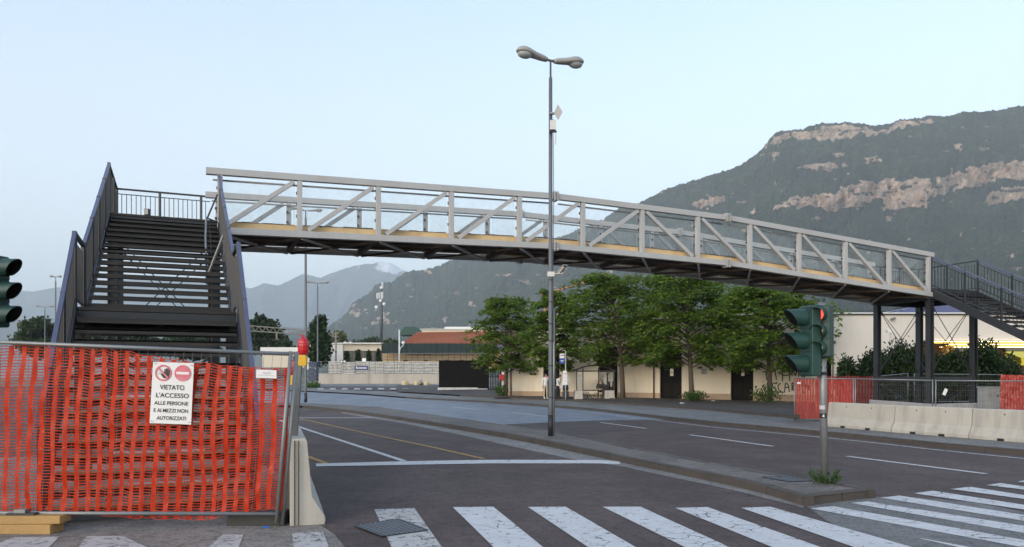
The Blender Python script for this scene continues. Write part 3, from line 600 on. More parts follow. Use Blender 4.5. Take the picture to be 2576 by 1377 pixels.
# ================================================================== STAIRCASES
def staircase(name, label, O, lat, d, width, h0, drop1, run1, land, drop2, run2, n1, n2, back, planks, post_step=1.25):
    O = Vector((*O, 0)); lat = Vector((*lat, 0)).normalized(); d = Vector((*d, 0)).normalized()
    def S(u, v, h): p = O + lat * u + d * v; p.z = h; return p
    root = thing(name, S(width / 2, run1 + land + run2, 0), label, 'staircase')
    h1 = h0 - drop1; v1, v2, v3 = run1, run1 + land, run1 + land + run2
    def hv(v):
        if v <= 0: return h0
        if v <= v1: return h0 - drop1 * v / v1
        if v <= v2: return h1
        return h1 - drop2 * (v - v2) / run2
    # treads
    def tread_mesh(depth):
        bt = MB(); bt.box((0, 0, -.02), (width - .1, depth, .03)); bt.box((0, -depth / 2 + .012, -.045), (width - .1, .024, .075)); bt.box((0, depth / 2 - .012, -.035), (width - .1, .02, .05))
        me = bt.mesh('tread', TREAD); return me
    for n, r0, r1, ha, dr in ((n1, 0, v1, h0, drop1), (n2, v2, v3, h1, drop2)):
        stp = (r1 - r0) / n; me = tread_mesh(stp * 0.92)
        for i in range(n):
            v = r0 + stp * (i + .5); h = ha - dr * (i + 1) / (n + 1)
            o = inst('tread', me, frame(S(width / 2, v, h), lat if False else -lat if lat.cross(d).z > 0 else lat), root)
            # front of the tread faces down the stair
            fr_ = Matrix((lat.to_tuple(), (-d).to_tuple(), (0, 0, 1))).transposed().to_4x4(); fr_.translation = S(width / 2, v, h)
            o.parent = None; o.matrix_basis = fr_; adopt(o, root)
            if planks and r0 > 0 and i >= n - 8:
                pk = MB(); pk.beam(S(.12, v + stp * .5, h + .012 + random.uniform(0, .012)), S(width - .16 + random.uniform(-.1, .1), v + stp * .5 + random.uniform(-.02, .02), h + .012 + random.uniform(0, .02)), 0.14, 0.03)
                pk.build('plank', WOODL, o)
                if i % 2 == 1:
                    pk = MB(); a_ = random.uniform(.2, .7); pk.box(S(a_ + .6, v - .02, h + .03), (1.1, .2, .03), fr_.to_3x3()); pk.build('sheet_offcut', CONCL, o)
    # landings
    def plate(v0_, v1_, h, nm):
        bt = MB(); bt.prism([S(.04, v0_, h - .05), S(width - .04, v0_, h - .05), S(width - .04, v1_, h - .05), S(.04, v1_, h - .05)], (0, 0, .05)); bt.build(nm, TREAD, root)
        bt = MB()
        for v in (v0_ + .05, v1_ - .05): bt.beam(S(.05, v, h - .14), S(width - .05, v, h - .14), .08, .16)
        for u in (.05, width / 2, width - .05): bt.beam(S(u, v0_, h - .13), S(u, v1_, h - .13), .08, .14)
        bt.build('landing_beam', DARK, root)
    plate(-back, 0, h0, 'landing'); plate(v1, v2, h1, 'landing')
    for u, sg in ((0.0, -1), (width, 1)):
        for a, c in ((0, v1), (v2, v3)):
            MB().beam(S(u, a - .05, hv(a) - .13), S(u, c, hv(c) - .13 + (0.0 if c < v3 else 0)), .05, .26).build('stringer', DARK, root)
        MB().beam(S(u, v1, h1 - .13), S(u, v2, h1 - .13), .05, .26).build('stringer', DARK, root)
        MB().beam(S(u, -back, h0 - .13), S(u, 0, h0 - .13), .05, .26).build('stringer', DARK, root)
        # railing of this side: one part, its bars its sub-parts
        rl = MB(); rh = 1.10
        rl.beam(S(u, 0.0, hv(0) + rh), S(u, v1, hv(v1) + rh), .055, .05); rl.build('handrail', RAILBLUE, root)
        MB().beam(S(u, v1 + .03, h1 + rh + .0), S(u, v2 - .03, h1 + rh), .055, .05).build('handrail', DARK, root)
        hr = MB().beam(S(u, v2, hv(v2) + rh + .02), S(u, v3, hv(v3) + rh), .055, .05).build('handrail', RAILBLUE, root)
        railing = MB().beam(S(u, 0, hv(0) + .12), S(u, v1, hv(v1) + .12), .03, .03)
        railing.beam(S(u, v2, hv(v2) + .12), S(u, v3, hv(v3) + .12), .03, .03); railing.beam(S(u, v1, h1 + .12), S(u, v2, h1 + .12), .03, .03)
        railing.beam(S(u, 0, hv(0) + rh - .12), S(u, v1, hv(v1) + rh - .12), .025, .025); railing.beam(S(u, v2, hv(v2) + rh - .12), S(u, v3, hv(v3) + rh - .12), .025, .025)
        ro = railing.build('railing', DARK, root)
        bal = MB(); bal.box((0, 0, .43), (.016, .016, .86)); bme = bal.mesh('baluster', DARK)
        pst = MB(); pst.box((0, 0, .45), (.05, .06, 1.36)); pme = pst.mesh('railing_post', DARK)
        v = 0.0; k = 0
        while v < v3:
            M_ = Matrix.Translation(S(u, v, hv(v) + .12))
            if k % 10 == 0 or abs(v - v1) < .06 or abs(v - v2) < .06:
                M_ = Matrix.Translation(S(u, v, hv(v))); inst('railing_post', pme, M_, ro)
            else: inst('baluster', bme, M_, ro)
            v += 0.128; k += 1
    # rails of the top landing (far side and outer side)
    rl = MB(); rh = 1.1
    rl.beam(S(.1, -back, h0 + rh), S(width, -back, h0 + rh), .05, .04); rl.beam(S(width, -back, h0 + rh), S(width, 0, h0 + rh), .05, .04)
    rl.beam(S(.1, -back, h0 + rh - .13), S(width, -back, h0 + rh - .13), .02, .02); rl.beam(S(width, -back, h0 + .1), S(width, 0, h0 + .1), .025, .025); rl.beam(S(.1, -back, h0 + .1), S(width, -back, h0 + .1), .025, .025)
    ro = rl.build('landing_railing', DARK, root)
    bal = MB(); bal.box((0, 0, .44), (.014, .014, .88)); bme = bal.mesh('landing_baluster', DARK)
    pst = MB(); pst.box((0, 0, .55), (.05, .05, 1.1)); pme = pst.mesh('landing_post', DARK)
    for i in range(1, 20):
        u = .1 + (width - .1) * i / 20; inst('railing_post' if i % 9 == 2 else 'baluster', pme if i % 9 == 2 else bme, Matrix.Translation(S(u, -back, h0 + (.0 if i % 9 == 2 else .1))), ro)
    for i in range(0, 20): inst('railing_post' if i % 10 == 0 else 'baluster', pme if i % 10 == 0 else bme, Matrix.Translation(S(width, -back + back * i / 20, h0 + (.0 if i % 10 == 0 else .1))), ro)
    # pier under the top landing
    us, vs_ = (.06, width - .06), (-.12, -back + .1)
    zb = 0.2 if O.y > 25 else 0.0
    for u in us:
        for v in vs_:
            cb = MB(); a = S(u, v, zb); 
            for q in (-.085, .085): cb.beam(S(u + q, v, zb), S(u + q, v, h0 - .2), .02, .2, up=d)
            cb.beam(S(u, v, zb), S(u, v, h0 - .2), .16, .02, up=d); cb.box(S(u, v, zb + .01), (.34, .34, .02))
            cb.build('column', DARK, root)
            MB().box(S(u, v, h0 - .32), (.30, .30, .12)).build('column_head', DARK, root)
    hm_ = h0 * .33 if zb else h0 * .45
    for v in vs_:
        MB().beam(S(us[0], v, hm_), S(us[1], v, hm_), .16, .18).build('tie_beam', DARK, root)
        MB().beam(S(us[0], v, h0 - .32), S(us[1], v, h0 - .32), .14, .18).build('tie_beam', DARK, root)
    for u in us:
        MB().beam(S(u, vs_[0], hm_), S(u, vs_[1], hm_), .16, .18).build('tie_beam', DARK, root)
        MB().beam(S(u, vs_[0], h0 - .32), S(u, vs_[1], h0 - .32), .14, .18).build('tie_beam', DARK, root)
    def xb(p, q, za, zc):
        for f_, g_ in ((za, zc), (zc, za)):
            a, c = Vector((p.x, p.y, f_)), Vector((q.x, q.y, g_)); MB().tube(a, c, .013, n=6).build('tie_rod', DARK, root)
            for e_, w_ in ((a, c), (c, a)):
                dd = (w_ - e_).normalized(); MB().tube(e_ + dd * .12, e_ + dd * .42, .024, n=6).build('turnbuckle', DARK, root)
    for za, zc in ((hm_ + .15, h0 - .45), (zb + .15, hm_ - .15)):
        xb(S(us[0], vs_[0], 0), S(us[1], vs_[0], 0), za, zc); xb(S(us[0], vs_[1], 0), S(us[1], vs_[1], 0), za, zc)
        xb(S(us[0], vs_[0], 0), S(us[0], vs_[1], 0), za, zc); xb(S(us[1], vs_[0], 0), S(us[1], vs_[1], 0), za, zc)
    # posts and struts under the middle landing
    for u in us:
        for v in (v1 + .1, v2 - .1):
            MB().beam(S(u, v, zb * .5), S(u, v, h1 - .2), .14, .14, up=d).build('column', DARK, root)
    MB().beam(S(us[0], v1 + .1, h1 - .3), S(us[1], v1 + .1, h1 - .3), .12, .16).build('tie_beam', DARK, root)
    return root, S
stL, SL = staircase('staircase', 'dark steel staircase with blue handrails behind the orange netted fence', (-7.015, 18.37), (-.9165, -.40), (.40, -.9165), 2.33, 5.4, 2.68, 5.2, 1.2, 2.72, 3.35, 15, 15, 2.5, True)
stR, SR = staircase('staircase', 'black steel staircase descending right from the far end of the bridge', (14.80, 27.10), (EB.x, EB.y), (-PB.x, -PB.y), 2.33, 4.80, 2.30, 4.4, 1.2, 2.3, 3.7, 13, 13, 2.5, False)
# loose rail pieces caught on the near staircase
lp = thing('broken_handrail', SL(0.1, 3.0, 4.0), 'bent grey pipe and wires dangling from the stair rail by the bridge', 'pipe')
MB().path([P(548, 560, 17.2), P(519, 548, 17.0), P(517, 600, 16.6), P(519, 655, 16.2), P(521, 715, 15.6)], 0.022, 6).build('pipe', GALV, lp, smooth=True)
MB().tube(P(562, 592, 15.2), P(515, 712, 15.4), 0.025, n=6).build('pipe', GALV, lp)
MB().tube(P(547, 490, 17.9), P(514, 566, 17.6), 0.02, n=6).build('pipe', DARK, lp)
MB().path([P(527, 565, 16.9), P(531, 640, 16.2), P(536, 690, 15.6), P(530, 720, 15.3)], 0.006, 5).build('wire', DARK, lp)
bx = thing('floodlight', SL(1.55, -.1, 5.4), 'small black floodlight standing on the top stair landing', 'floodlight')
MB().box(SL(1.55, -.15, 5.5), (.11, .09, .15)).build('housing', BLACK, bx, bevel=.01); MB().box(SL(1.55, -.15, 5.41), (.05, .05, .03)).build('bracket', BLACK, bx)
MB().box(SL(1.55, -.15, 5.5) + Vector((0, -.05, 0)), (.085, .01, .12)).build('lens', GALV, bx)
# ================================================================== NEAR LEFT: FENCE, NET, SIGNS, BARRIER
m, t, b = nodes('orange_net')
c = mixc(t, noise(t, 7, 4), (0.37, 0.014, 0.004), (0.62, 0.050, 0.010)); c = mixc(t, cramp(t, noise(t, 28, 3), [(0.62, 0.0), (0.76, 0.6)]), c, (0.80, 0.18, 0.07))  # light orange specks paint glossy highlights into the net's colour
t.links.new(c, b.inputs['Base Color']); b.inputs['Roughness'].default_value = 0.45; b.inputs['Specular IOR Level'].default_value = 0.2; b.inputs['Subsurface Weight'].default_value = 0.0
tl = t.nodes.new('ShaderNodeBsdfTranslucent'); t.links.new(c, tl.inputs[0]); ms = t.nodes.new('ShaderNodeMixShader'); ms.inputs[0].default_value = 0.12
t.links.new(b.outputs[0], ms.inputs[1]); t.links.new(tl.outputs[0], ms.inputs[2]); t.links.new(ms.outputs[0], t.nodes['Material Output'].inputs[0]); NET = m
def net(fn, nb, nr, band, strand, normal, seed, wob=0.03, sub=2):
    """plastic barrier net: nb upright tapes, nr thin strands; fn(a, b) gives the point at a along, b down (0..1)"""
    nz = Vector(normal); mb = MB(); rng = random.Random(seed)
    def pt(a, b):
        x, y = np.array([a * nb * 0.42]), np.array([b * 4.2])
        dx = (float(fbm(x * .5, y * .6, 3, seed)[0]) - .5) * .8; dz = (float(fbm(x * 1.3 + 9, y * 1.4, 3, seed + 4)[0]) - .5)
        fine = (float(vnoise(np.array([a * nb * 1.0]), np.array([b * nr * .16]), seed + 8)[0]) - .5)
        sag = (float(vnoise(np.array([a * nb * .9]), np.array([b * 2.0]), seed + 18)[0]) - .5) * 1.1 / nr
        return Vector(fn(a + dx / nb * .9, b + sag)) + nz * (dz * wob * 2.2 + fine * wob * .9)
    cols = []; nrs = nr * sub
    for i in range(nb + 1):
        a = i / nb; L_, R_ = [], []
        for j in range(nrs + 1):
            bb = j / nrs; w = band * (1.25 if j % sub == 0 else 0.84) * .5 / nb
            L_.append(pt(a - w, bb)); R_.append(pt(a + w, bb))
        mb.strip(L_, R_); cols.append((L_, R_))
    up = 0.5 * strand
    for i in range(nb):
        A = cols[i][1]; B = cols[i + 1][0]
        for j in range(nr + 1):
            p, q = A[j * sub], B[j * sub]; dn = (A[min(j * sub + 1, nrs)] - A[max(j * sub - 1, 0)]).normalized() * up
            mid = p.lerp(q, .5) + nz * rng.uniform(-.006, .006) + dn * rng.uniform(-.9, .9)
            mb.strip([p - dn * 1.3, mid - dn, q - dn * 1.3], [p + dn * 1.3, mid + dn, q + dn * 1.3])
    return mb
WIRE = mat('dull_wire', (0.085, 0.085, 0.08), .5, .2)
def fence_panel(name, tl_, tr_, br_, bl_, label, group, nh=8, nv=30, r=0.021, wire=0.0028, feet=True, rdrop=0.15):
    o = thing(name, (bl_ + br_) / 2, label, 'fence', group)
    MB().tube(tl_, tr_, r, n=10).build('top_rail', GALV, o, smooth=True); MB().tube(bl_, br_, r, n=10).build('bottom_rail', GALV, o, smooth=True)
    for a, c in ((tl_, bl_), (tr_, br_)):
        d = (c - a).normalized(); MB().tube(a - d * .03, c + d * rdrop, r, n=10).build('upright', GALV, o, smooth=True)
    w = MB()
    for i in range(1, nv): w.path([tl_.lerp(tr_, i / nv), bl_.lerp(br_, i / nv)], wire, 4, cap=False)
    for i in range(1, nh): w.path([tl_.lerp(bl_, i / nh), tr_.lerp(br_, i / nh)], wire, 4, cap=False)
    w.build('wire_mesh', WIRE, o, kind='stuff')
    return o
FY0, FY1 = 8.20, 8.45
def FP(px, py):  # on the near fence's plane
    y = FY0 + (FY1 - FY0) * px / 715.0; return P(px, py, y)
fl = fence_panel('mesh_fence', FP(-330, 848), FP(731, 891), FP(697, 1293), FP(-330, 1290), 'large galvanised mesh fence panel with orange netting and the sign', 'temporary fence panels', nh=8, nv=46, rdrop=.10, wire=.0019)
f2 = MB().tube(FP(744, 886) + Vector((0, .05, 0)), FP(706, 1322) + Vector((0, .05, 0)), .021, n=10).build('steel_pole', GALV, None, smooth=True); tag(f2, 'leaning galvanised pole next to the end of the near fence panel', 'pole')
ntx = [-330, 0, 130, 280, 340, 400, 490, 617, 725]; nty = [866, 868, 871, 879, 888, 899, 913, 927, 928]
nbx = [-330, 150, 300, 360, 450, 540, 575, 660, 725]; nby = [1299, 1299, 1301, 1306, 1311, 1311, 1302, 1288, 1284]
def nf(a, bq):
    px = -330 + (721 + 330) * a; top = ramp(ntx, nty, px); bot = ramp(nbx, nby, px)
    lean = -0.052 * (bq * 400) * (0.25 + 0.75 * min(1, max(0, a)))
    return FP(px + lean * 1.1, top + (bot - top) * bq) + Vector((0, 0.035, 0))
sn = net(nf, 36, 58, 0.41, 0.0095, (0, 1, 0), 5, 0.03); sno = sn.build('safety_net', NET, None, smooth=True)
tag(sno, 'big orange plastic safety net tied behind the near fence panel', 'safety net', 'orange safety nets')
# wood blocks and rubber foot under the fence
def plank(label, pl, size, rz, m=WOOD):
    M_ = Matrix.Rotation(rz, 3, 'Z'); o = MB().box(pl, size, M_).build('wooden_block', m, None, bevel=.006); tag(o, label, 'plank', 'wooden blocks under the fence'); return o
p0 = G(40, 1345); plank('lower yellowish wooden block on the ground under the fence', p0 + Vector((-.12, .12, .052)), (.98, .24, .10), R(-1.5))
plank('upper yellowish wooden block lying on another one under the fence', p0 + Vector((.04, .13, .146)), (.80, .22, .085), R(1.5))
sh = thing('fence_clamp', p0 + Vector((-.05, .1, .19)), 'dark steel clamp foot on the wooden blocks', 'clamp'); 
MB().box(p0 + Vector((-.0, .12, .20)), (.30, .12, .02)).build('base_plate', DARK, sh); MB().box(p0 + Vector((-.02, .12, .225)), (.12, .07, .04)).build('socket', GALV, sh)
q0 = G(575, 1326); q1 = G(700, 1322)
o = MB().box((q0 + q1) / 2 + Vector((0.02, .12, .075)), ((q1 - q0).length + .12, .26, .15), Matrix.Rotation(R(1.5), 3, 'Z'), taper=.95).build('rubber_block', RUBBER, None, bevel=.012)
tag(o, 'black rubber fence foot beside the near concrete barrier', 'fence foot', 'fence feet')
# access sign
sg = thing('warning_sign', FP(435, 1066), 'white sign forbidding access wired onto the orange netted fence', 'sign')
sc = [FP(390, 911), FP(492, 914), FP(485, 1068), FP(381, 1064)]
for p in sc: p.y -= .045
MB().prism(sc, (0, .004, 0)).build('panel', WHITE, sg)
ex = (sc[2] - sc[3]); ex = (ex + (sc[1] - sc[0])).normalized(); ez = ((sc[0] - sc[3]) + (sc[1] - sc[2])).normalized(); fy = Vector((0, -.004, 0))
def on(u, v):   # 0..1 across, 0..1 up
    return sc[3].lerp(sc[2], u).lerp(sc[0].lerp(sc[1], u), v) + fy
def text_on(txt, u, v, hgt, width, m, parent, org, name='lettering', bold=0.0, fn=on, ax=None, az=None, oy=-0.001):
    cu = bpy.data.curves.new('txt', 'FONT'); cu.body = txt; cu.align_x = 'CENTER'; cu.align_y = 'BOTTOM_BASELINE'; cu.offset = bold
    to = bpy.data.objects.new('txt', cu); COL.objects.link(to)
    dg = bpy.context.evaluated_depsgraph_get(); me = bpy.data.meshes.new_from_object(to.evaluated_get(dg)); bpy.data.objects.remove(to)
    co = np.array([v_.co[:] for v_ in me.vertices]); w = co[:, 0].max() - co[:, 0].min(); hh = co[:, 1].max() - co[:, 1].min(); cx = (co[:, 0].max() + co[:, 0].min()) / 2; b0 = co[:, 1].min()
    ax = ax or ex; az = az or ez; base = fn(u, v)
    for v_ in me.vertices:
        x, y = (v_.co.x - cx) / w * width, (v_.co.y - b0) / hh * hgt; p = base + ax * x + az * y + Vector((0, oy, 0)); v_.co = p - base
    me.materials.append(m); o = bpy.data.objects.new(name, me); COL.objects.link(o); o.location = base; adopt(o, parent); return o
SW = (sc[1] - sc[0]).length
lines = [('VIETATO', .50, .555, .078, .60), ("L'ACCESSO", .52, .425, .078, .80), ('ALLE PERSONE', .50, .305, .062, .83), ('E AI MEZZI NON', .50, .185, .062, .84), ('AUTORIZZATI', .52, .062, .062, .72)]
Hs = (sc[0] - sc[3]).length
for tx, u, v, hg, wd in lines: text_on(tx, u, v, hg * Hs, wd * SW, BLACK, sg, sg, bold=0.012)
def disc(cu, cv, r, mt, nm, off=.002, hole=0.0, bar=None):
    c_ = on(cu, cv) + Vector((0, -off, 0)); mb = MB(); n = 32
    A = [c_ + (ex * math.cos(2 * math.pi * k / n) + ez * math.sin(2 * math.pi * k / n)) * r * SW for k in range(n + 1)]
    B = [c_ + (ex * math.cos(2 * math.pi * k / n) + ez * math.sin(2 * math.pi * k / n)) * hole * SW for k in range(n + 1)]
    mb.strip(A, B); return mb.build(nm, mt, sg)
disc(.745, .83, .205, PINK, 'no_entry_disc', hole=.001)
c_ = on(.745, .83) + Vector((0, -.004, 0)); MB().prism([c_ + ex * (a * .155 * SW) + ez * (b_ * .032 * SW) for a, b_ in ((-1, -1), (1, -1), (1, 1), (-1, 1))], (0, -.001, 0)).build('no_entry_bar', WHITE, sg)
disc(.27, .825, .205, PINK, 'prohibition_ring', hole=.165)
c_ = on(.27, .825) + Vector((0, -.003, 0)); hd = MB()
hand = [(-.02, -.13), (.10, -.13), (.125, -.05), (.125, .02), (-.01, .02), (-.06, -.02), (-.085, -.01), (-.095, -.035)]
hd.prism([c_ + (ex * (x + .03) + ez * y) * SW for x, y in hand], (0, -.0008, 0))
for i, (x, l) in enumerate(((.005, .10), (.042, .125), (.078, .12), (.112, .085))):
    hd.prism([c_ + (ex * (x + .03 + dx) + ez * y) * SW for dx, y in ((-.013, .015), (.013, .015), (.015, l), (-.011, l))], (0, -.0008, 0))
hd.build('hand_pictogram', BLACK, sg)
hd = MB(); fx = -.10
hd.path([c_ + (ex * x + ez * y) * SW for x, y in ((-.12, -.03), (-.125, .03), (-.10, .055), (-.07, .045), (-.06, .02), (-.075, -.01), (-.10, -.03), (-.12, -.03))], .0012, 4).build('face_outline', GALV, sg)
MB().beam(c_ + (ex * -.13 + ez * .13) * SW + Vector((0, -.003, 0)), c_ + (ex * .13 - ez * .13) * SW + Vector((0, -.003, 0)), .002, .038 * SW, up=ex + ez).build('prohibition_slash', PINK, sg)
for u, v in ((.06, .97), (.94, .96), (.05, .03), (.95, .03)):
    MB().path([on(u, v) + Vector((0, -.004, 0)) + ex * dx + ez * dz for dx, dz in ((-.008, 0), (0, .006), (.012, -.002), (.02, .006))], .0022, 4).build('wire_tie', BLACK, sg)
# company plate
pl = thing('name_plate', FP(672, 950), 'small white plastic plate at the corner of the near fence', 'plate')
pc = [FP(647.5, 930), FP(698.5, 932), FP(698.5, 953), FP(647, 951)]
for p in pc: p.y -= .04
MB().prism(pc, (0, .004, 0)).build('panel', WHITE, pl, bevel=.002)
GREYT = mat('grey_print', (0.42, 0.42, 0.43), .6, .05)
text_on('MAMO', 0, 0, .028, .085, GREYT, pl, pl, fn=lambda u, v: pc[3].lerp(pc[2], .5) + Vector((.01, -.004, .042)), ax=Vector((1, 0, 0)), az=Vector((0, 0, 1)))
MB().beam(pc[3] + Vector((.03, -.003, .03)), pc[2] + Vector((-.02, -.003, .03)), .001, .004).build('printed_line', GREYT, pl)
# posts at the panel corner
gp = MB(); a, c = P(751, 893, 9.0), P(724, 1330, 9.0); gp.beam(a, c, .095, .05, up=(0, 1, 0)); go_ = gp.build('steel_post', mat('grey_green_post', (0.15, 0.16, 0.155), .6, .15), None, bevel=.004)
tag(go_, 'flat grey green steel post carrying the red warning lamp', 'post')
for lab, c0_, dep, sc_ in (('red flashing warning lamp on a yellow box at the fence corner', (761, 893), 8.85, 1.0), ('second red warning lamp half hidden behind the fence poles', (737, 942), 9.6, 1.0)):
    base = P(c0_[0], c0_[1] + 28, dep); wl = thing('warning_lamp', base, lab, 'warning lamp', 'warning lamps')
    YB = mat('yellow_plastic', (0.72, 0.42, 0.02), .45, .1); RL = mat('red_lens', (0.42, 0.010, 0.02), .22, .3, 20, 60)
    MB().prism([base + Vector((x, -.035, z)) for x, z in ((-.045, .012), (-.035, 0), (.042, 0), (.05, .015), (.05, .105), (.035, .125), (-.04, .125), (-.05, .11))], (0, .07, 0)).build('battery_box', YB, wl, bevel=.006)
    prof = [(.040, 0), (.058, .02), (.063, .06), (.066, .11), (.058, .16), (.040, .19), (.012, .205)]
    rm = []
    for r_, z_ in prof: rm.append((r_, z_))
    lens = MB().lathe(rm, Matrix.Translation(base + Vector((.008, 0, .128))) @ Matrix.Diagonal((1, .75, 1, 1)), 14).build('lens', RL, wl, smooth=False)
    rg = MB()
    for z_ in (.04, .085, .13): rg.lathe([(.062, z_ - .004), (.069, z_), (.062, z_ + .004)], Matrix.Translation(base + Vector((.008, 0, .128))) @ Matrix.Diagonal((1, .75, 1, 1)), 14)
    rg.build('lens_ridge', RL, wl)
    MB().path([base + Vector((x, 0, .325 + z)) for x, z in ((.02, 0), (-.015, .02), (-.02, .032), (.0, .034), (.03, .012))], .006, 6).build('carry_loop', RL, wl)
nb_ = thing('house_number_tag', P(733, 903, 8.6), 'tiny dark tag with a white mark on the fence corner', 'tag')
MB().box(P(736, 902, 8.62), (.045, .006, .05)).build('plate', mat('navy_plate', (.03, .05, .12), .5), nb_)
text_on('2', 0, 0, .032, .022, WHITE, nb_, nb_, fn=lambda u, v: P(736, 902, 8.61) + Vector((0, -.004, -.016)), ax=Vector((1, 0, 0)), az=Vector((0, 0, 1)))
# concrete barrier: one-sided profile, w = width at foot, h = height
def barrier(label, a, c, h, wt, wf, side, group, m=CONC, two=False, z=0.0, notch=True):
    a, c = Vector((a.x, a.y, z)), Vector((c.x, c.y, z)); d = (c - a).normalized(); n = Vector((d.y, -d.x, 0)) * side
    o = thing('concrete_barrier', (a + c) / 2, label, 'barrier', group)
    k = wf - wt
    prof = [(0, 0), (wf - .01, 0), (wf, .05), (wf - .005, .09), (wt + k * .34, .32), (wt + .02, h - .03), (wt, h), (0.015, h), (0, h - .015)]
    if two: prof = [(-wf, 0), (wf, 0), (wf, .09), (wt + k * .34, .30), (wt + .015, h - .025), (wt, h), (-wt, h), (-wt - .015, h - .025), (-wt - k * .34, .30), (-wf, .09)]
    ln_ = (c - a).length; ns = 12; vs, fs = [], []; kk = len(prof)
    for i in range(ns + 1):
        p = a + d * (ln_ * i / ns)
        for w, zz in prof: vs.append(p + n * (w + (random.uniform(-.003, .003) if 0 < i < ns else 0)) + Vector((0, 0, zz)))
    for i in range(ns):
        for j in range(kk): fs.append((i * kk + j, i * kk + (j + 1) % kk, (i + 1) * kk + (j + 1) % kk, (i + 1) * kk + j))
    fs.append(tuple(range(kk))); fs.append(tuple(reversed(range(ns * kk, ns * kk + kk))))
    bm_ = MB().add(vs, fs); bm_.build('body', m, o, bevel=.012)
    if notch:
        for f_ in (.3, .68):
            p = a + d * (ln_ * f_); q = MB(); M_ = frame((0, 0, 0), d).to_3x3()
            q.box(p + n * (wf - .03) + Vector((0, 0, .035)), (.17, .09, .06), M_).build('lifting_slot', BLACK, o)
            q = MB(); q.tube(p + n * (wt + .0) + Vector((0, 0, h - .12)), p + n * (wt + .033) + Vector((0, 0, h - .12)), .018, n=8); q.build('tie_hole', BLACK, o)
    return o
ba = P(724.7, 1325, 8.5); bc = Vector((-3.72, 12.6, 0))
nbar = barrier('tall cream concrete barrier at the corner of the near fence', Vector((ba.x + .02, 8.5, 0)), bc, .97, .165, .385, 1, None, notch=False)
for u in (.055, .10):
    MB().beam(Vector((ba.x + .02 + u, 8.493, .01)), Vector((ba.x + .02 + u, 8.493, .95)), .012, .012, up=(0, 1, 0)).build('end_groove', KERB, nbar)
# litter
lt = MB().box(G(668, 1329) + Vector((0, 0, .012)), (.07, .03, .022), Matrix.Rotation(.4, 3, 'Z')).build('litter_wrapper', mat('blue_wrapper', (.03, .12, .38), .4), None, bevel=.004); tag(lt, 'small blue wrapper on the ground by the rubber foot', 'litter')
# ================================================================== STREET LAMPS, TRAFFIC LIGHTS
LAMPH = mat('lamp_head', (0.30, 0.29, 0.27), 0.5, 0.1, 6, 40); LENS = mat('lamp_lens', (0.36, 0.38, 0.38), 0.12, 0.1, 10, 40)
def lamp_head(root, j, d, L, s=1.0):
    """cobra head: j = joint on the pole, d = horizontal direction, slight rise"""
    d = Vector(d).normalized(); n = Vector((-d.y, d.x, 0)); up = Vector((0, 0, 1))
    xs = [0.10, 0.16, 0.30, 0.45, 0.58, 0.70, 0.82, 0.92, 0.98, 1.0]; wd = [.05, .07, .085, .10, .135, .155, .155, .125, .07, .02]; tp = [.04, .06, .075, .085, .105, .125, .125, .09, .045, .0]; bt_ = [-.04, -.055, -.06, -.055, -.045, -.04, -.035, -.03, -.02, -.01]
    mb = MB(); n_ = 12; base = 0
    for x, w, a, c in zip(xs, wd, tp, bt_):
        p = j + d * (x * L) + up * (.11 * x * L)
        for k in range(n_):
            th = 2 * math.pi * k / n_; cz = math.sin(th); mb.v.append(tuple(p + n * (math.cos(th) * w * s) + up * ((a if cz > 0 else -c) * cz * s)))
    for i in range(len(xs) - 1):
        for k in range(n_): q = i * n_; mb.f.append((q + k, q + (k + 1) % n_, q + n_ + (k + 1) % n_, q + n_ + k)); mb.m.append(0)
    mb.f.append(tuple(range(n_))); mb.m.append(0)
    h = mb.build('lamp_head', LAMPH, root, smooth=True)
    c_ = j + d * (.76 * L) + up * (.11 * .76 * L - .03 * s)
    M_ = frame(c_, d) @ Matrix.Diagonal((1.35, 1.0, -1.0, 1)); 
    MB().lathe([(.125 * s, -.01), (.125 * s, .012), (.11 * s, .045 * s), (.07 * s, .075 * s), (.01, .085 * s)], M_, 14).build('lens', LENS, h, smooth=True)
    MB().tube(j - d * .02, j + d * (.16 * L) + up * (.11 * .16 * L), .028 * s, n=8).build('arm', POLE, root)
def street_lamp(label, base, top_h, dirs, L=.95, r=.062, band=True, group='twin headed street lamps', s=1.0):
    o = thing('street_lamp', base, label, 'street lamp', group); t_ = Vector((base.x, base.y, top_h))
    MB().path([base, base + Vector((0, 0, .9)), base + Vector((0, 0, .92)), Vector((base.x, base.y, top_h - .45)), Vector((base.x, base.y, top_h - .44)), t_], [r, r, r * .95, r * .78, r * .45, r * .42], 12).build('pole', POLE, o, smooth=True)
    if band: MB().path([base - Vector((0, 0, .02)), base + Vector((0, 0, .55))], r + .006, 12).build('base_sleeve', BLACK, o, smooth=True)
    for d in dirs: lamp_head(o, t_, d, L, s)
    return o
b0 = G(1385, 1097, .12)
c25, s25 = math.cos(R(25)), math.sin(R(25))
lm = street_lamp('tall twin headed street lamp with antenna and camera on the median', b0, 9.94, ((-c25, -s25, 0), (c25, s25, 0)), .98, s=1.22)
LY = b0.y
MB().path([b0 + Vector((.085, -.02, 0)), b0 + Vector((.085, -.02, 3.35))], .028, 8).build('cable_conduit', GALV, lm, smooth=True)
MB().path([P(1391, 300, LY - .07), P(1393, 500, LY - .07), P(1391, 690, LY - .075), P(1392, 860, LY - .08)], .009, 5).build('cable', BLACK, lm)
for y in (705, 760, 815, 858, 920, 1000): MB().path([Vector((b0.x, b0.y, P(0, y, LY).z - .012)), Vector((b0.x, b0.y, P(0, y, LY).z + .012))], .066, 12).build('strap', BLACK, lm)
an = thing('antenna', P(1397, 330, LY - .1), 'tilted square white panel antenna with a box on the lamp post', 'antenna')
ac = P(1402, 283, LY - .12)
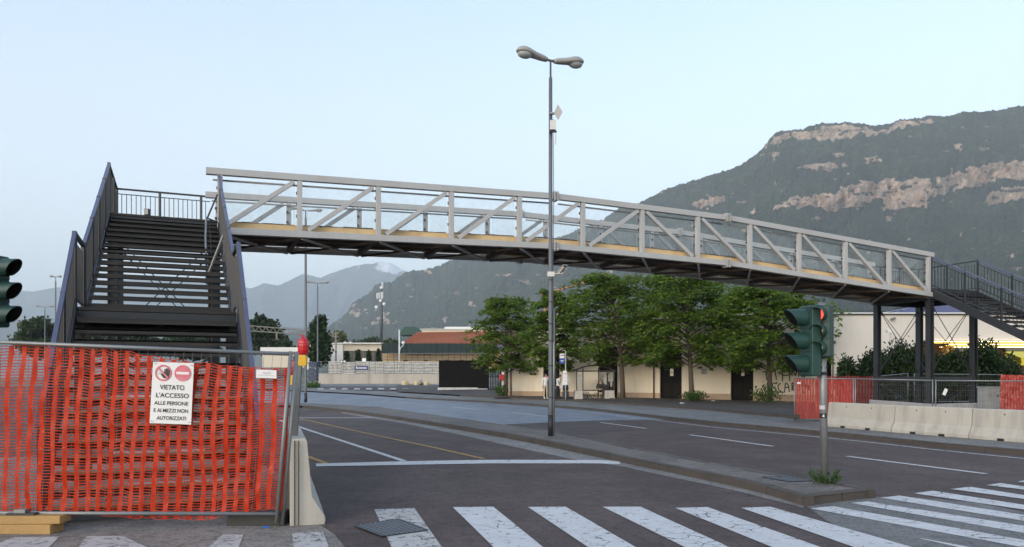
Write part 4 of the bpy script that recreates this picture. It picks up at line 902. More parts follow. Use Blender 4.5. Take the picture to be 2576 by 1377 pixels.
dm = [Vector((0, 0, .21)), Vector((.13, .05, .02)), Vector((.02, .02, -.20)), Vector((-.09, -.03, -.02))]
MB().prism([ac + q for q in dm], (.012, -.03, 0)).build('panel', mat('antenna_shell', (.50, .48, .44), .5, .05), an, bevel=.006)
MB().box(P(1391, 316, LY - .12), (.16, .12, .25)).build('radio_box', mat('radio_box', (.55, .54, .52), .5, .05), an, bevel=.008)
MB().tube(P(1397.5, 336, LY - .12), P(1397.5, 363, LY - .12), .017, n=8).build('whip', mat('radio_box', (.55, .54, .52)), an)
MB().box(P(1388, 286, LY - .06), (.14, .10, .04)).build('mount', GALV, an); MB().box(P(1391, 332, LY - .10), (.2, .06, .03)).build('mount', BLACK, an)
MB().path([P(1390, 287, LY - .14), P(1383, 296, LY - .12), P(1382, 320, LY - .1), P(1384, 340, LY - .09), P(1389, 346, LY - .08)], .006, 5).build('cable', BLACK, an)
cc = thing('security_camera', P(1391, 689, LY - .05), 'white security camera on a bracket halfway up the lamp post', 'camera')
CAMM = mat('camera_shell', (.55, .53, .49), .45, .05)
MB().box(P(1386, 691, LY), (.19, .17, .13)).build('clamp', CAMM, cc, bevel=.01)
MB().path([P(1394, 690, LY - .08), P(1404, 688, LY - .12), P(1413, 689, LY - .15), P(1423, 682, LY - .18), P(1425, 675, LY - .2)], .014, 6).build('bracket', CAMM, cc, smooth=True)
cd_ = Vector((.42, -.62, .32)); MB().beam(P(1408, 687, LY - .02), P(1420, 671, LY - .38), .085, .085).build('housing', CAMM, cc, bevel=.01)
MB().beam(P(1408, 684.5, LY - .02), P(1422, 667, LY - .44), .13, .012).build('sun_hood', CAMM, cc); MB().beam(P(1420, 671, LY - .382), P(1420.6, 670.2, LY - .39), .07, .07).build('window', BLACK, cc)
street_lamp('tall twin headed street lamp seen behind the left half of the bridge', G(769, 1012, .12), 12.0, ((-c25, -s25, 0), (c25, s25, 0)), 1.05, r=.085)
street_lamp('distant twin headed street lamp next to the dark green tree', Vector(((799 - CX) / F * 100, 100, .6)), P(0, 713, 100).z, ((-.95, -.3, 0), (.95, .3, 0)), 1.5, r=.1, band=False, s=1.3)
street_lamp('distant twin headed street lamp left of the near staircase', Vector(((113 - CX) / F * 118, 118, .6)), P(0, 773, 118).z, ((-.95, -.3, 0), (.95, .3, 0)), 1.3, r=.09, band=False, s=1.2)
street_lamp('street lamp whose head peeks out left of the stair rail', Vector(((140 - CX) / F * 78, 78, .55)), P(0, 697, 78).z, ((-.97, -.2, 0), (.97, .2, 0)), .55, r=.08, band=False)
# --- traffic lights
TGREEN = mat('signal_green', (0.010, 0.042, 0.033), 0.5, 0.15, 6, 60); SIGBLK = mat('signal_dark', (.008, .009, .009), .5, .1)
REDON = emis('red_signal_on', (1.0, 0.03, 0.02), 2.2); REDOFF = mat('red_lens_off', (.06, .006, .006), .2); AMBOFF = mat('amber_lens_off', (.06, .035, .005), .2); GRNOFF = mat('green_lens_off', (.006, .05, .03), .2)
def signal_head(root, c, fd, pitch, w, dep, rad, vis, first_on):
    """c: centre of the back plate, fd: facing direction"""
    fd = Vector(fd).normalized(); M_ = frame((0, 0, 0), Vector((0, 0, 1)).cross(fd)).to_3x3() if False else Matrix((Vector((0, 0, 1)).cross(fd), fd, Vector((0, 0, 1)))).transposed()
    H_ = pitch * 3
    bx_ = MB().box(c - fd * dep / 2, (w, dep, H_ + .02), M_).build('signal_housing', TGREEN, root, bevel=.018)
    for i in range(3):
        z = (1 - i) * pitch; q = c + Vector((0, 0, z))
        MB().box(q + fd * .006, (w - .02, .012, pitch - .02), M_).build('signal_door', TGREEN if i else TGREEN, root, bevel=.004)
        Mx = Matrix((Vector((0, 0, 1)).cross(fd), Vector((0, 0, -1)), fd)).transposed().to_4x4(); Mx.translation = q + fd * .014
        MB().lathe([(rad * .93, 0), (rad * .93, .006), (rad * .6, .016), (.002, .022)], Mx, 20).build('lens', (REDON if first_on else REDOFF) if i == 0 else AMBOFF if i == 1 else GRNOFF, root, smooth=True)
        # visor: an open hood, longer above than below
        mb = MB(); n = 22; a0, a1 = R(-62), R(242)
        ax, up = Vector((0, 0, 1)).cross(fd), Vector((0, 0, 1)); I0, O0 = [], []
        inn, out = [], []
        for k in range(n + 1):
            th = a0 + (a1 - a0) * k / n; ln_ = vis * (.45 + .55 * (0.5 + 0.5 * math.sin(th))); 
            e = ax * math.cos(th) + up * math.sin(th); f_ = q + fd * .012
            inn.append((f_ + e * (rad * 1.02), f_ + e * (rad * .93) + fd * ln_)); out.append((f_ + e * (rad * 1.10), f_ + e * (rad * 1.0) + fd * ln_))
        mb.strip([p[0] for p in out], [p[1] for p in out]); mb.strip([p[1] for p in out], [p[1] for p in inn]); mb.strip([p[1] for p in inn], [p[0] for p in inn], 1)
        mb.build('visor', [TGREEN, SIGBLK], root, smooth=False)
sb_ = G(2078, 1216, .12); SY = sb_.y
ts = thing('traffic_light', sb_, 'green traffic light showing red on a galvanised pole on the median', 'traffic light', 'traffic lights')
sb_.x = (2069 - CX) / F * SY + .035
MB().path([sb_, Vector((sb_.x - .05, SY, P(0, 760, SY).z))], .052, 14).build('pole', GALV, ts, smooth=True)
MB().path([P(2066, 760, SY), P(2066, 752, SY)], .058, 12).build('pole_cap', TGREEN, ts)
for y in (897, 940): MB().path([P(2069.5, y - 4, SY), P(2069.5, y + 4, SY)], .062, 14).build('clamp', SIGBLK, ts)
signal_head(ts, P(2062, 834, SY - .10), (-.62, -.78, 0), .242, .30, .16, .098, .19, True)
signal_head(ts, P(2027, 858, SY - .03), (-.99, -.13, 0), .332, .34, .15, .118, .30, False)
MB().box(P(2062, 800, SY - .02), (.22, .05, .04)).build('bracket', TGREEN, ts); MB().box(P(2062, 925, SY - .02), (.2, .05, .04)).build('bracket', TGREEN, ts)
st_ = MB(); st_.path([P(2071, 1040, SY), P(2071.2, 1052, SY)], .0535, 14, cap=False); st_.build('sticker', BLACK, ts, smooth=True)
MB().prism([P(2068, 1048, SY - .055), P(2073, 1042, SY - .055), P(2074, 1050, SY - .055)], (0, -.001, 0)).build('sticker_print', WHITE, ts)
MB().path([P(2070.5, 1020, SY), P(2070.6, 1030, SY)], .0528, 14, cap=False).build('sticker', mat('torn_paper', (.4, .42, .42), .8, .3, 40), ts, smooth=True)
tl2 = thing('traffic_light', P(-14, 1300, 11), 'green traffic light cut off by the left edge, its hoods pointing right', 'traffic light', 'traffic lights')
MB().path([Vector((P(-60, 0, 11).x, 11, 0)), P(-60, 620, 11)], .052, 14).build('pole', GALV, tl2, smooth=True)
signal_head(tl2, P(0, 733, 11), (.985, -.17, 0), .335, .34, .15, .12, .30, False)
# weeds at the foot of the light
def leaves(V0, n, spread, size, seed, m, name, parent, up=.6, aspect=.35):
    rng = np.random.default_rng(seed); c = rng.normal(0, 1, (n, 3)) * np.array(spread) * .5; c[:, 2] = np.abs(c[:, 2]); c += np.array(V0)
    return leaf_quads(c, rng, size, up, aspect, m, name, parent)
def leaf_quads(c, rng, size, up, aspect, m, name, parent, droop=None):
    n = len(c); d = rng.normal(0, 1, (n, 3)); d[:, 2] += up * 1.5; d /= np.linalg.norm(d, axis=1)[:, None]
    s = rng.normal(0, 1, (n, 3)); s -= d * (s * d).sum(1)[:, None]; s /= np.linalg.norm(s, axis=1)[:, None]
    L_ = size * rng.uniform(.6, 1.3, (n, 1)); w = L_ * aspect
    bend = np.cross(d, s) * L_ * .18
    V = np.stack([c, c + d * L_ * .5 + s * w + bend, c + d * L_, c + d * L_ * .5 - s * w + bend], 1).reshape(-1, 3)
    me = fast_mesh(name, V, np.arange(4 * n).reshape(-1, 4), m)
    o = bpy.data.objects.new(name, me); COL.objects.link(o); adopt(o, parent); return o
def leaf_mat(name, c0, c1, c2, tr=.3):
    m, t, b = nodes(name); g = t.nodes.new('ShaderNodeNewGeometry')
    col = cramp(t, g.outputs['Random Per Island'], [(0, c0), (.55, c1), (1, c2)])
    col = mixc(t, cramp(t, noise(t, .9, 3), [(.35, 0), (.7, .55)]), col, tuple(x * .6 for x in c0))
    t.links.new(col, b.inputs['Base Color']); b.inputs['Roughness'].default_value = .5; b.inputs['Specular IOR Level'].default_value = .22
    tl = t.nodes.new('ShaderNodeBsdfTranslucent'); t.links.new(mixc(t, .5, col, tuple(min(1, x * 1.8) for x in c2)), tl.inputs[0]); ms = t.nodes.new('ShaderNodeMixShader'); ms.inputs[0].default_value = tr
    t.links.new(b.outputs[0], ms.inputs[1]); t.links.new(tl.outputs[0], ms.inputs[2]); t.links.new(ms.outputs[0], t.nodes['Material Output'].inputs[0]); return m
WEED = leaf_mat('weed_leaf', (.03, .07, .015), (.06, .12, .025), (.10, .17, .04))
wd = thing('weed', sb_, 'green weed clump growing at the foot of the traffic light', 'weed')
rng = np.random.default_rng(4); cs = []
for i in range(22):
    a = rng.uniform(0, 2 * np.pi); r0 = rng.uniform(.02, .15); h = rng.uniform(.06, .19); x0, y0 = sb_.x + math.cos(a) * r0 + rng.choice([-.0, -.12, .04], p=[.6, .25, .15]), sb_.y - .06 + math.sin(a) * r0 * .7
    for k in range(12):
        f_ = k / 11; cs.append((x0 + math.cos(a) * .08 * f_, y0 + math.sin(a) * .06 * f_, .13 + h * f_))
leaf_quads(np.array(cs), rng, .055, .7, .22, WEED, 'leaves', wd)
# ================================================================== RIGHT SIDE
B1, B2, B3 = P(2092, 0, 24.0), P(2262, 0, 21.4), P(2460, 0, 19.2); dd = (B3 - B2); B4 = B3 + dd * 1.2; B5 = B4 + dd
bx = [Vector((p.x, p.y, 0)) for p in (B1, B2, B3, B4)]
offs = Vector((.10, .25, 0))
for lab, a, c in (('pale concrete barrier next to the far orange net, leftmost of three', bx[0], bx[1]), ('middle pale concrete barrier of the row on the far pavement', bx[1], bx[2]), ('pale concrete barrier running out of the right edge', bx[2], bx[3])):
    d = (c - a).normalized(); barrier(lab, a + offs + d * .012, c + offs - d * .012, .76, .10, .27, 1, 'concrete barriers along the far kerb', two=True, z=.11, m=CONC)
# low wall behind
lw = thing('low_wall', P(2350, 1030, 25), 'low grey concrete wall behind the row of barriers', 'wall')
w1, w2, w3 = P(2190, 1006, 28.3), P(2350, 1017, 24.6), P(2524, 1013, 26.0)
for a, c in ((w1, w2), (w2, w3)):
    MB().prism([Vector((a.x, a.y, .2)), Vector((c.x, c.y, .2)), c, a], (0.06, .24, 0)).build('wall_section', CONCL, lw, bevel=.01)
# mesh fences
FG = 'temporary fence panels'
def rp(px, py, y): return P(px, py, y)
fa = fence_panel('mesh_fence', P(1999, 952, 27.0), P(2147, 953.5, 25.6), P(2147, 1056, 25.6), P(1999, 1055, 27.0), 'mesh fence panel hung with a red net left of the barriers', FG, nh=8, nv=30, r=.02, wire=.0025, rdrop=.08)
fb = fence_panel('mesh_fence', P(2152, 953.5, 25.5), P(2346, 957.5, 24.0), P(2346, 1030, 24.0), P(2152, 1040, 25.5), 'bare mesh fence panel in front of the far staircase columns', FG, nh=6, nv=40, r=.02, wire=.0025, rdrop=.2)
fc = fence_panel('mesh_fence', P(2354, 957.5, 23.9), P(2640, 960, 22.6), P(2640, 1040, 22.6), P(2354, 1030, 23.9), 'mesh fence panel with a small white plate behind the right barriers', FG, nh=6, nv=40, r=.02, wire=.0025, rdrop=.2)
fd_ = fence_panel('mesh_fence', P(2200, 948, 32.5), P(2284, 940, 33.5), P(2284, 1010, 33.5), P(2200, 1012, 32.5), 'mesh fence panel in the bushes under the far landing', FG, nh=6, nv=26, r=.02, wire=.003, rdrop=.1)
fe = fence_panel('mesh_fence', P(2300, 941, 33.5), P(2520, 943, 31.5), P(2520, 1012, 31.5), P(2300, 1010, 33.5), 'mesh fence panel behind the far staircase columns', FG, nh=6, nv=40, r=.02, wire=.003, rdrop=.1)
def flatnet(a, c, e, g_, nb, nr, label, seed, wob=.025):
    fn = lambda u, v: a.lerp(c, u).lerp(g_.lerp(e, u), v) + Vector((0, .03, 0))
    o = net(fn, nb, nr, .40, .012, (0, 1, 0), seed, wob, 1).build('safety_net', NETR, None, smooth=True); tag(o, label, 'safety net', 'orange safety nets'); return o
m, t, b = nodes('red_net'); c = mixc(t, noise(t, 6, 4), (0.28, 0.010, 0.008), (0.45, 0.035, 0.02)); t.links.new(c, b.inputs['Base Color']); b.inputs['Roughness'].default_value = .45; NETR = m
flatnet(P(1999, 953, 27.0), P(2147, 955, 25.6), P(2147, 1055, 25.6), P(1999, 1054, 27.0), 21, 44, 'red plastic net on the fence panel left of the barriers', 31)
flatnet(P(2056, 946, 29.5), P(2196, 948, 31.5), P(2196, 1030, 31.5), P(2056, 1040, 29.5), 18, 36, 'red plastic net standing behind another one by the tree', 37)
flatnet(P(2520, 944, 23.6), P(2680, 946, 22.8), P(2680, 1036, 22.8), P(2520, 1031, 23.6), 22, 40, 'red plastic net at the right edge beside the grey cabinet', 41)
for p, lab in ((P(2005, 1062, 27), 'black rubber foot under the red netted fence panel'), (P(2350, 1028, 23.9), None)):
    if lab:
        q = Vector((p.x, p.y, .28)); o = MB().box(q, (.62, .22, .14), taper=.94).build('rubber_block', RUBBER, None, bevel=.01); tag(o, lab, 'fence foot', 'fence feet')
np_ = MB(); q = P(2377.5, 986.5, 23.7); np_.box(q, (.10, .008, .21), Matrix.Rotation(R(24), 3, 'Y')); o = np_.build('name_plate', WHITE, None); tag(o, 'small tilted white plate on the mesh fence by the cabinet', 'plate')
np_ = MB(); q = P(2010, 964, 26.7); o = np_.box(q, (.13, .008, .06)).build('name_plate', WHITE, None); tag(o, 'tiny white plate on the red net left of the barriers', 'plate')
cab = thing('utility_cabinet', P(2497, 1020, 24.8), 'grey graffitied utility cabinet behind the right barriers', 'cabinet')
CABM = mat('cabinet_grey', (.30, .31, .30), .6, .08, 4, 30, stain=(.16, .15, .13), stain_amt=.4)
cq = P(2497, 994.5, 24.8); MB().box(cq + Vector((0, .2, -.1)), (.50, .4, .66)).build('housing', CABM, cab, bevel=.01); MB().box(cq + Vector((0, .2, .25)), (.55, .45, .04)).build('lid', CABM, cab, bevel=.01); MB().box(cq + Vector((.17, -.01, -.02)), (.03, .02, .07)).build('lock', BLACK, cab)
gr = MB()
for i in range(3): gr.path([cq + Vector((-.12 + .1 * i + .05 * math.sin(k * 1.7 + i), -.006, .12 - .045 * k)) for k in range(5)], .006, 4)
gr.build('graffiti', mat('rust_scrawl', (.22, .10, .06), .7), cab)
# bushes
BUSH = leaf_mat('bush_leaf', (.010, .024, .008), (.020, .042, .012), (.045, .075, .02), .15)
def bush(label, c, rx, rz, n, seed, group='bushes by the far staircase', nm='bush', m=BUSH, size=.13, spiky=.25):
    o = thing(nm, (c[0], c[1], .2), label, 'bush', group); rng = np.random.default_rng(seed)
    nc = 26; cen = rng.normal(0, 1, (nc, 3)); cen /= np.linalg.norm(cen, axis=1)[:, None]; cen *= rng.uniform(.3, .95, (nc, 1)) ** .5
    cen = cen * np.array([rx, rx * .8, rz * .5]); cen[:, 2] += rz * .5
    k = rng.integers(0, nc, n); p = cen[k] + rng.normal(0, 1, (n, 3)) * np.array([rx, rx, rz * .6]) * spiky
    p[:, 2] = np.clip(p[:, 2], .02, None); p += np.array([c[0], c[1], .2])
    leaf_quads(p, rng, size, .9, .28, m, 'foliage', o)
    st = MB()
    for i in range(4): a = i * 1.6; st.path([(c[0] + .05 * math.cos(a), c[1] + .05 * math.sin(a), .2), (c[0] + rx * .5 * math.cos(a), c[1] + rx * .5 * math.sin(a), .2 + rz * .7)], [.04, .012], 6)
    st.build('stem', mat('bush_wood', (.06, .045, .03), .9), o); return o
def bz(px, y): return ((px - CX) / F * y, y)
for lab, px, y, top, w in (('dark conical bush left of the far staircase columns', 2150, 36, 912, 42), ('dark bush between the far net and the first column', 2205, 36.5, 893, 48), ('dark pointed bush behind the left staircase columns', 2275, 37, 876, 52), ('low dark bush in the middle under the far landing', 2345, 37.5, 905, 46),
                           ('dark bush in front of the lit kiosk', 2400, 37, 900, 44), ('big rounded green bush right of the columns', 2478, 35.5, 874, 66), ('dark bush beside the yellow awning', 2535, 36.5, 910, 34)):
    x, y_ = bz(px, y); h = P(0, top, y).z - .2; bush(lab, (x, y_), w * y / F * .86, h, 9000, int(px), size=.17, spiky=.17)
# ================================================================== CREAM STATION BUILDING
def pbox(mb, x0, y0, x1, y1, Y, dep, mi=0):
    a, c = P(x0, y1, Y), P(x1, y0, Y); return mb.box((a + c) / 2 + Vector((0, dep / 2, 0)), (c.x - a.x, dep, c.z - a.z), mi=mi)
PLASTER = mat('cream_plaster', (0.71, 0.635, 0.51), 0.9, 0.06, 0.8, 20, bmp=.08, stain=(0.42, 0.35, 0.26), stain_amt=.45, stain_scale=.7, streak=True)
PLASTERW = mat('pale_plaster', (0.62, 0.57, 0.50), 0.9, 0.05, 0.8, 20, bmp=.05, stain=(0.46, 0.42, 0.37), stain_amt=.4, stain_scale=.6, streak=True)
PLINTH = mat('pink_plinth', (0.40, 0.285, 0.20), .8, .22, 5, 30, bmp=.3, stain=(0.22, 0.14, 0.09), stain_amt=.6, stain_scale=5)
DOORM = mat('dark_door', (0.009, 0.008, 0.0075), .7, .2, 3, 30, spec=.1); DOORF = mat('door_frame', (0.014, 0.012, 0.011), .7, .2, 3, 30, spec=.1)
COPING = mat('white_coping', (.62, .62, .60), .5, .05); PIPE = mat('brown_pipe', (.13, .085, .06), .5, .2)
W1, W2 = Vector((8.61, 52.0, 0)), Vector((18.70, 44.5, 0)); WD = (W2 - W1).normalized(); WN = Vector((WD.y, -WD.x, 0)); WN = WN if WN.y < 0 else -WN
def wt(px):
    k = (px - CX) / F; return (52 * k - 8.61) / (10.09 + 7.5 * k)
def wp(px, h, off=0.0):
    p = W1.lerp(W2, wt(px)) + WN * off; p.z = h; return p
def wy(px, py): p = W1.lerp(W2, wt(px)); return CH + (HY - py) / F * p.y
WH, WB = 5.42, 0.20
bld = thing('station_annex', wp(1700, 0), 'long cream rendered building with tall dark doors behind the trees', 'building')
doors = [(1366.5, 1407.5, 880), (1506, 1553, 875), (1660, 1715, 872), (1838, 1895, 872), (2058, 2091, 868)]
edges = [1276] + [e for d_ in doors for e in d_[:2]] + [2098]
def wseg(px0, px1, h0, h1, m, nm, th=.3, off=0.0, par=bld): return MB().prism([wp(px0, h0, off), wp(px1, h0, off), wp(px1, h1, off), wp(px0, h1, off)], -WN * th).build(nm, m, par)
for i in range(0, len(edges), 2):
    wseg(edges[i], edges[i + 1], WB, WH, PLASTER, 'wall')
    wseg(edges[i], edges[i + 1] - .6, WB, WB + .42, PLINTH, 'plinth', .06, .035)
for x0, x1, ty in doors:
    ht = wy(x0, ty); wseg(x0, x1, ht, WH, PLASTER, 'wall')
    dm = (x0 + x1) / 2
    d_ = wseg(x0 + .2, x1 - .2, WB, ht, DOORM, 'door', .06, -.22)
    for a, c in ((x0, x0 + 2.2), (x1 - 2.2, x1)): wseg(a, c, WB, ht, DOORF, 'door_frame', .1, -.10, d_)
    wseg(x0, x1, ht - .1, ht, DOORF, 'door_frame', .1, -.10, d_); wseg(x0, x1, WB + 2.35, WB + 2.5, DOORF, 'transom', .1, -.09, d_)
    wseg(dm - .5, dm + .5, WB, WB + 2.35, DOORF, 'door_stile', .05, -.20, d_)
    wseg(x0 + 3, dm - 1.5, WB + .25, WB + 1.1, DOORF, 'door_panel', .03, -.205, d_); wseg(dm + 1.5, x1 - 3, WB + .25, WB + 1.1, DOORF, 'door_panel', .03, -.205, d_)
    if x0 in (1660, 1838):
        nz_ = MB().prism([wp(dm - 4, WB + 1.55, -.15), wp(dm + 4, WB + 1.55, -.15), wp(dm + 4, WB + 2.03, -.15), wp(dm - 4, WB + 2.03, -.15)], -WN * .01).build('notice', WHITE, d_)
        MB().prism([wp(dm - 2.4, WB + 1.7, -.14), wp(dm + 2.4, WB + 1.7, -.14), wp(dm + 2.4, WB + 1.86, -.14), wp(dm - 2.4, WB + 1.86, -.14)], -WN * .008).build('notice', mat('yellow_print', (.5, .42, .05), .6), d_)
# side wall, roof, coping
lw_ = wp(1276, 0); rw_ = wp(2098, 0); bk = -WN * 9
MB().prism([Vector((lw_.x, lw_.y, WB)), Vector((lw_.x, lw_.y, WH)), Vector((lw_.x, lw_.y, WH)) + bk, Vector((lw_.x, lw_.y, WB)) + bk], WD * .3).build('side_wall', PLASTER, bld)
MB().prism([wp(1274, WH + .004, .12), wp(2098, WH + .004, .12), wp(2098, WH + .004, .12) + bk, wp(1274, WH + .004, .12) + bk], (0, 0, .1)).build('roof', mat('grey_roof', (.2, .2, .2), .8), bld)
MB().prism([wp(1274, WH + .104, .16), wp(2098, WH + .104, .16), wp(2098, WH + .104, -.2), wp(1274, WH + .104, -.2)], (0, 0, .07)).build('coping', COPING, bld)
MB().prism([wp(1276, WH - .16, .001), wp(2098, WH - .16, .001), wp(2098, WH - .16, .07), wp(1276, WH - .16, .07)], (0, 0, .11)).build('eave_trim', DOORF, bld)
for px in (1287, 1646): 
    MB().path([wp(px, WB, .09), wp(px, WH - .2, .09)], .05, 8).build('downpipe', PIPE, bld, smooth=True)
def plaque(nm, x0, y0, x1, y1, m, par, th=.05, label=None):
    h0, h1 = wy((x0 + x1) / 2, y1), wy((x0 + x1) / 2, y0); return MB().prism([wp(x0, h0, .01), wp(x1, h0, .01), wp(x1, h1, .01), wp(x0, h1, .01)], WN * th).build(nm, m, par)
w_ = plaque('wall_box', 1448.5, 883, 1465.5, 899.5, DOORF, None, .12); tag(w_, 'square brown metal box high on the cream wall', 'box')
plaque('lid', 1450.5, 885, 1463.5, 897.5, mat('bronze_lid', (.10, .08, .06), .4, .1), w_, .14)
w_ = plaque('wall_plaque', 1764, 928, 1779, 942, mat('grey_plaque', (.42, .42, .40), .6, .1), None, .03); tag(w_, 'grey inscribed plaque on the wall between two doors', 'plaque')
for i in range(4): plaque('inscription', 1765.5, 930.5 + i * 3, 1777.5, 931.3 + i * 3, DOORF, w_, .034)
ll = thing('wall_lantern', wp(1303, 3.4, .2), 'black framed white lamp on the wall by the leftmost tree', 'lamp')
q = MB(); q.box(wp(1305, 3.45, .22), (.42, .3, .42)); q.build('frame', BLACK, ll, bevel=.02); MB().box(wp(1305, 3.47, .40), (.32, .06, .30), frame((0, 0, 0), WD).to_3x3()).build('glass', WHITE, ll)
# graffiti in black paint
ga = thing('graffiti', wp(1975, 1.3, .02), 'black spray painted scrawl on the cream wall behind the red net', 'graffiti')
SPRAY = mat('spray_paint', (.025, .022, .02), .7, .3, 20)
zg = lambda x, y: (1918.5 + .09257 * x, 919 + .09257 * y)
strokes = [('t', [(-10, 185), (60, 180), (130, 172), (190, 165)]), ('t', [(95, 178), (105, 300), (112, 400)]), ('i', [(335, 60), (338, 68)]), ('i', [(340, 130), (350, 240), (370, 330), (368, 410)]),
           ('a', [(540, 445), (545, 300), (545, 150), (620, 120), (690, 130), (735, 250), (735, 430)]), ('a', [(550, 280), (640, 275), (750, 262)]), ('m', [(800, 300), (800, 130), (850, 200), (890, 290), (950, 100), (985, 200), (980, 310)]),
           ('o', [(1100, 120), (1065, 170), (1050, 240), (1065, 310), (1130, 330), (1190, 250), (1170, 150), (1100, 120)]), ('s', [(370, 505), (320, 480), (265, 520), (280, 590), (350, 640), (365, 700), (320, 735), (265, 742)]),
           ('c', [(495, 505), (450, 510), (418, 580), (430, 660), (480, 705), (520, 712)]), ('a', [(600, 740), (605, 620), (620, 500), (660, 495), (710, 580), (725, 730)]), ('a', [(605, 610), (715, 605)]),
           ('r', [(800, 700), (800, 480), (850, 490), (850, 570), (805, 590), (850, 690)]), ('l', [(940, 480), (935, 680), (1015, 690)]), ('e', [(1160, 460), (1080, 470), (1075, 560), (1130, 550), (1080, 560), (1085, 640), (1110, 750), (1165, 740)]), ('n', [(1170, 640), (1175, 520), (1215, 600), (1250, 680), (1250, 540)])]
for nm, pts in strokes:
    q = []
    for x, y in pts:
        vx, vy = zg(x, y); q.append(wp(vx, wy(vx, vy), .012))
    mb = MB(); 
    for i in range(len(q) - 1): mb.beam(q[i], q[i + 1] + (q[i + 1] - q[i]) * .04, .008, .062, up=WN.cross(q[i + 1] - q[i]))
    mb.build('painted_letter_stroke', SPRAY, ga)
# --- second wall, facing the road squarely, with the lit kiosk bay
Y2 = 44.3
an2 = thing('station_wing', P(2350, 1000, Y2), 'pale flat roofed building behind the far staircase with a lit kiosk bay', 'building')
pbox(MB(), 2098, 792, 2292, 1022, Y2, .3).build('wall', PLASTERW, an2); pbox(MB(), 2292, 792, 2760, 857, Y2, .3).build('wall', PLASTERW, an2); pbox(MB(), 2292, 857, 2310, 1022, Y2, .3).build('wall', PLASTERW, an2)
pbox(MB(), 2096, 789.5, 2760, 792, Y2 - .12, 8).build('eave_trim', BLACK, an2); pbox(MB(), 2096, 786.5, 2760, 789.4, Y2 - .15, 8).build('coping', COPING, an2)
BROWN = mat('kiosk_brown', (.28, .13, .05), .6, .15); 
pbox(MB(), 2292, 857, 2760, 1024, Y2 + 4, .2).build('back_wall', BROWN, an2); pbox(MB(), 2310, 850, 2760, 856.5, Y2 + .31, 3.6).build('ceiling', BROWN, an2)
pbox(MB(), 2316, 870, 2338, 1020, Y2 + 2, .3).build('inner_wall', BROWN, an2)
LIT = emis('strip_light', (1.0, .86, .55), 1.6); LITY = emis('yellow_strip', (1.0, .72, .12), .8)
for i, (x0, y) in enumerate(((2349, 859), (2349, 862.5), (2388, 866), (2380, 869.5), (2365, 873))):
    pbox(MB(), x0, y, 2760, y + 1.3, Y2 - .1 + i * .5, .05).build('strip_light', LIT if i % 2 == 0 else LITY, an2)
kc = P(2384, 900, Y2 + 1.2); MB().lathe([(.36, -2.5), (.36, .55), (.32, .62), (.1, .66)], Matrix.Translation(kc), 20).build('round_column', mat('amber_column', (.45, .22, .04), .5, .1), an2, smooth=True)
pbox(MB(), 2402, 876, 2440, 885, Y2 + 3.5, .1).build('shop_window', mat('shop_glass', (.35, .42, .40), .2), an2); pbox(MB(), 2530, 870, 2760, 884, Y2 + 3.5, .1).build('shop_window', mat('shop_glass', (.35, .42, .40), .2), an2)
aw = thing('awning', P(2580, 920, 39), 'bright yellow kiosk awning at the right edge', 'awning'); AWN = mat('yellow_awning', (.62, .50, .03), .5, .06)
a0, a1 = P(2527, 886, 40.4), P(2700, 886, 40.4); MB().prism([a0, a0 + Vector((0, -1.3, -.35)), a1 + Vector((0, -1.3, -.35)), a1], (0, 0, .03)).build('canopy', AWN, aw)
MB().prism([a0 + Vector((0, -1.32, -.36)), a1 + Vector((0, -1.32, -.36)), a1 + Vector((0, -1.32, -.72)), a0 + Vector((0, -1.32, -.72))], (0, .03, 0)).build('valance', AWN, aw); 
MB().prism([a0 + Vector((.05, 0, -.1)), a1 + Vector((0, 0, -.1)), a1 + Vector((0, 0, -.68)), a0 + Vector((.05, 0, -.68))], (0, .03, 0)).build('counter_front', mat('yellow_panel', (.50, .46, .10), .5, .06), aw)
gt = thing('iron_gate', P(2555, 960, 39.5), 'black barred gate under the yellow awning', 'gate')
for i in range(12): pbox(MB(), 2536 + i * 5, 917, 2538 + i * 5, 1010, 39.6, .04).build('bar', BLACK, gt)
pbox(MB(), 2534, 940, 2600, 944, 39.55, .05).build('rail', BLACK, gt)
vl = MB(); n = 14; ax0, ax1 = P(2255, 787, 47), P(2470, 787, 47); 
A = [Vector((ax0.x + (ax1.x - ax0.x) * k / n, 47, ax0.z + math.sin(math.pi * k / n) * .62)) for k in range(n + 1)]; B = [p + Vector((0, 4, 0)) for p in A]
vl.strip(A, B); vl.add(A, [tuple(range(n + 1))]); vo = vl.build('roof_vault', mat('blue_polycarbonate', (.07, .08, .17), .3, .15), an2)
for k in range(1, n, 2): MB().beam(A[k], B[k], .06, .06).build('rib', DARK, vo)
for nm, px, top, w in (('square head white lamp post in front of the pale wall', 2240, 830, 1), ('thin white lamp post beside the kiosk bay', 2306, 836, 0)):
    o = thing('garden_lamp', P(px, 1005, 42), nm, 'lamp post', 'small lamps by the pale wall'); MB().path([Vector((P(px, 0, 42).x, 42, .2)), P(px, top + 8, 42)], .05, 8).build('pole', mat('pale_pole', (.45, .43, .40), .5), o, smooth=True)
    if w: pbox(MB(), px - 6.5, 829, px + 6.5, 837, 41.9, .3).build('lamp_shade', WHITE, o)
    else:
        for y in (836, 852): pbox(MB(), px - 2, y, px + 3, y + 8, 41.9, .15).build('lamp_shade', WHITE, o)
cm_ = thing('wall_camera', P(2246, 803, Y2 - .2), 'small dark camera mounted high on the pale wall', 'camera'); MB().beam(P(2241, 804, Y2 - .1), P(2252, 800, Y2 - .35), .14, .12).build('housing', mat('grey_cam', (.22, .2, .18), .5), cm_, bevel=.02); MB().box(P(2246, 804, Y2 - .05), (.08, .1, .08)).build('bracket', DARK, cm_)
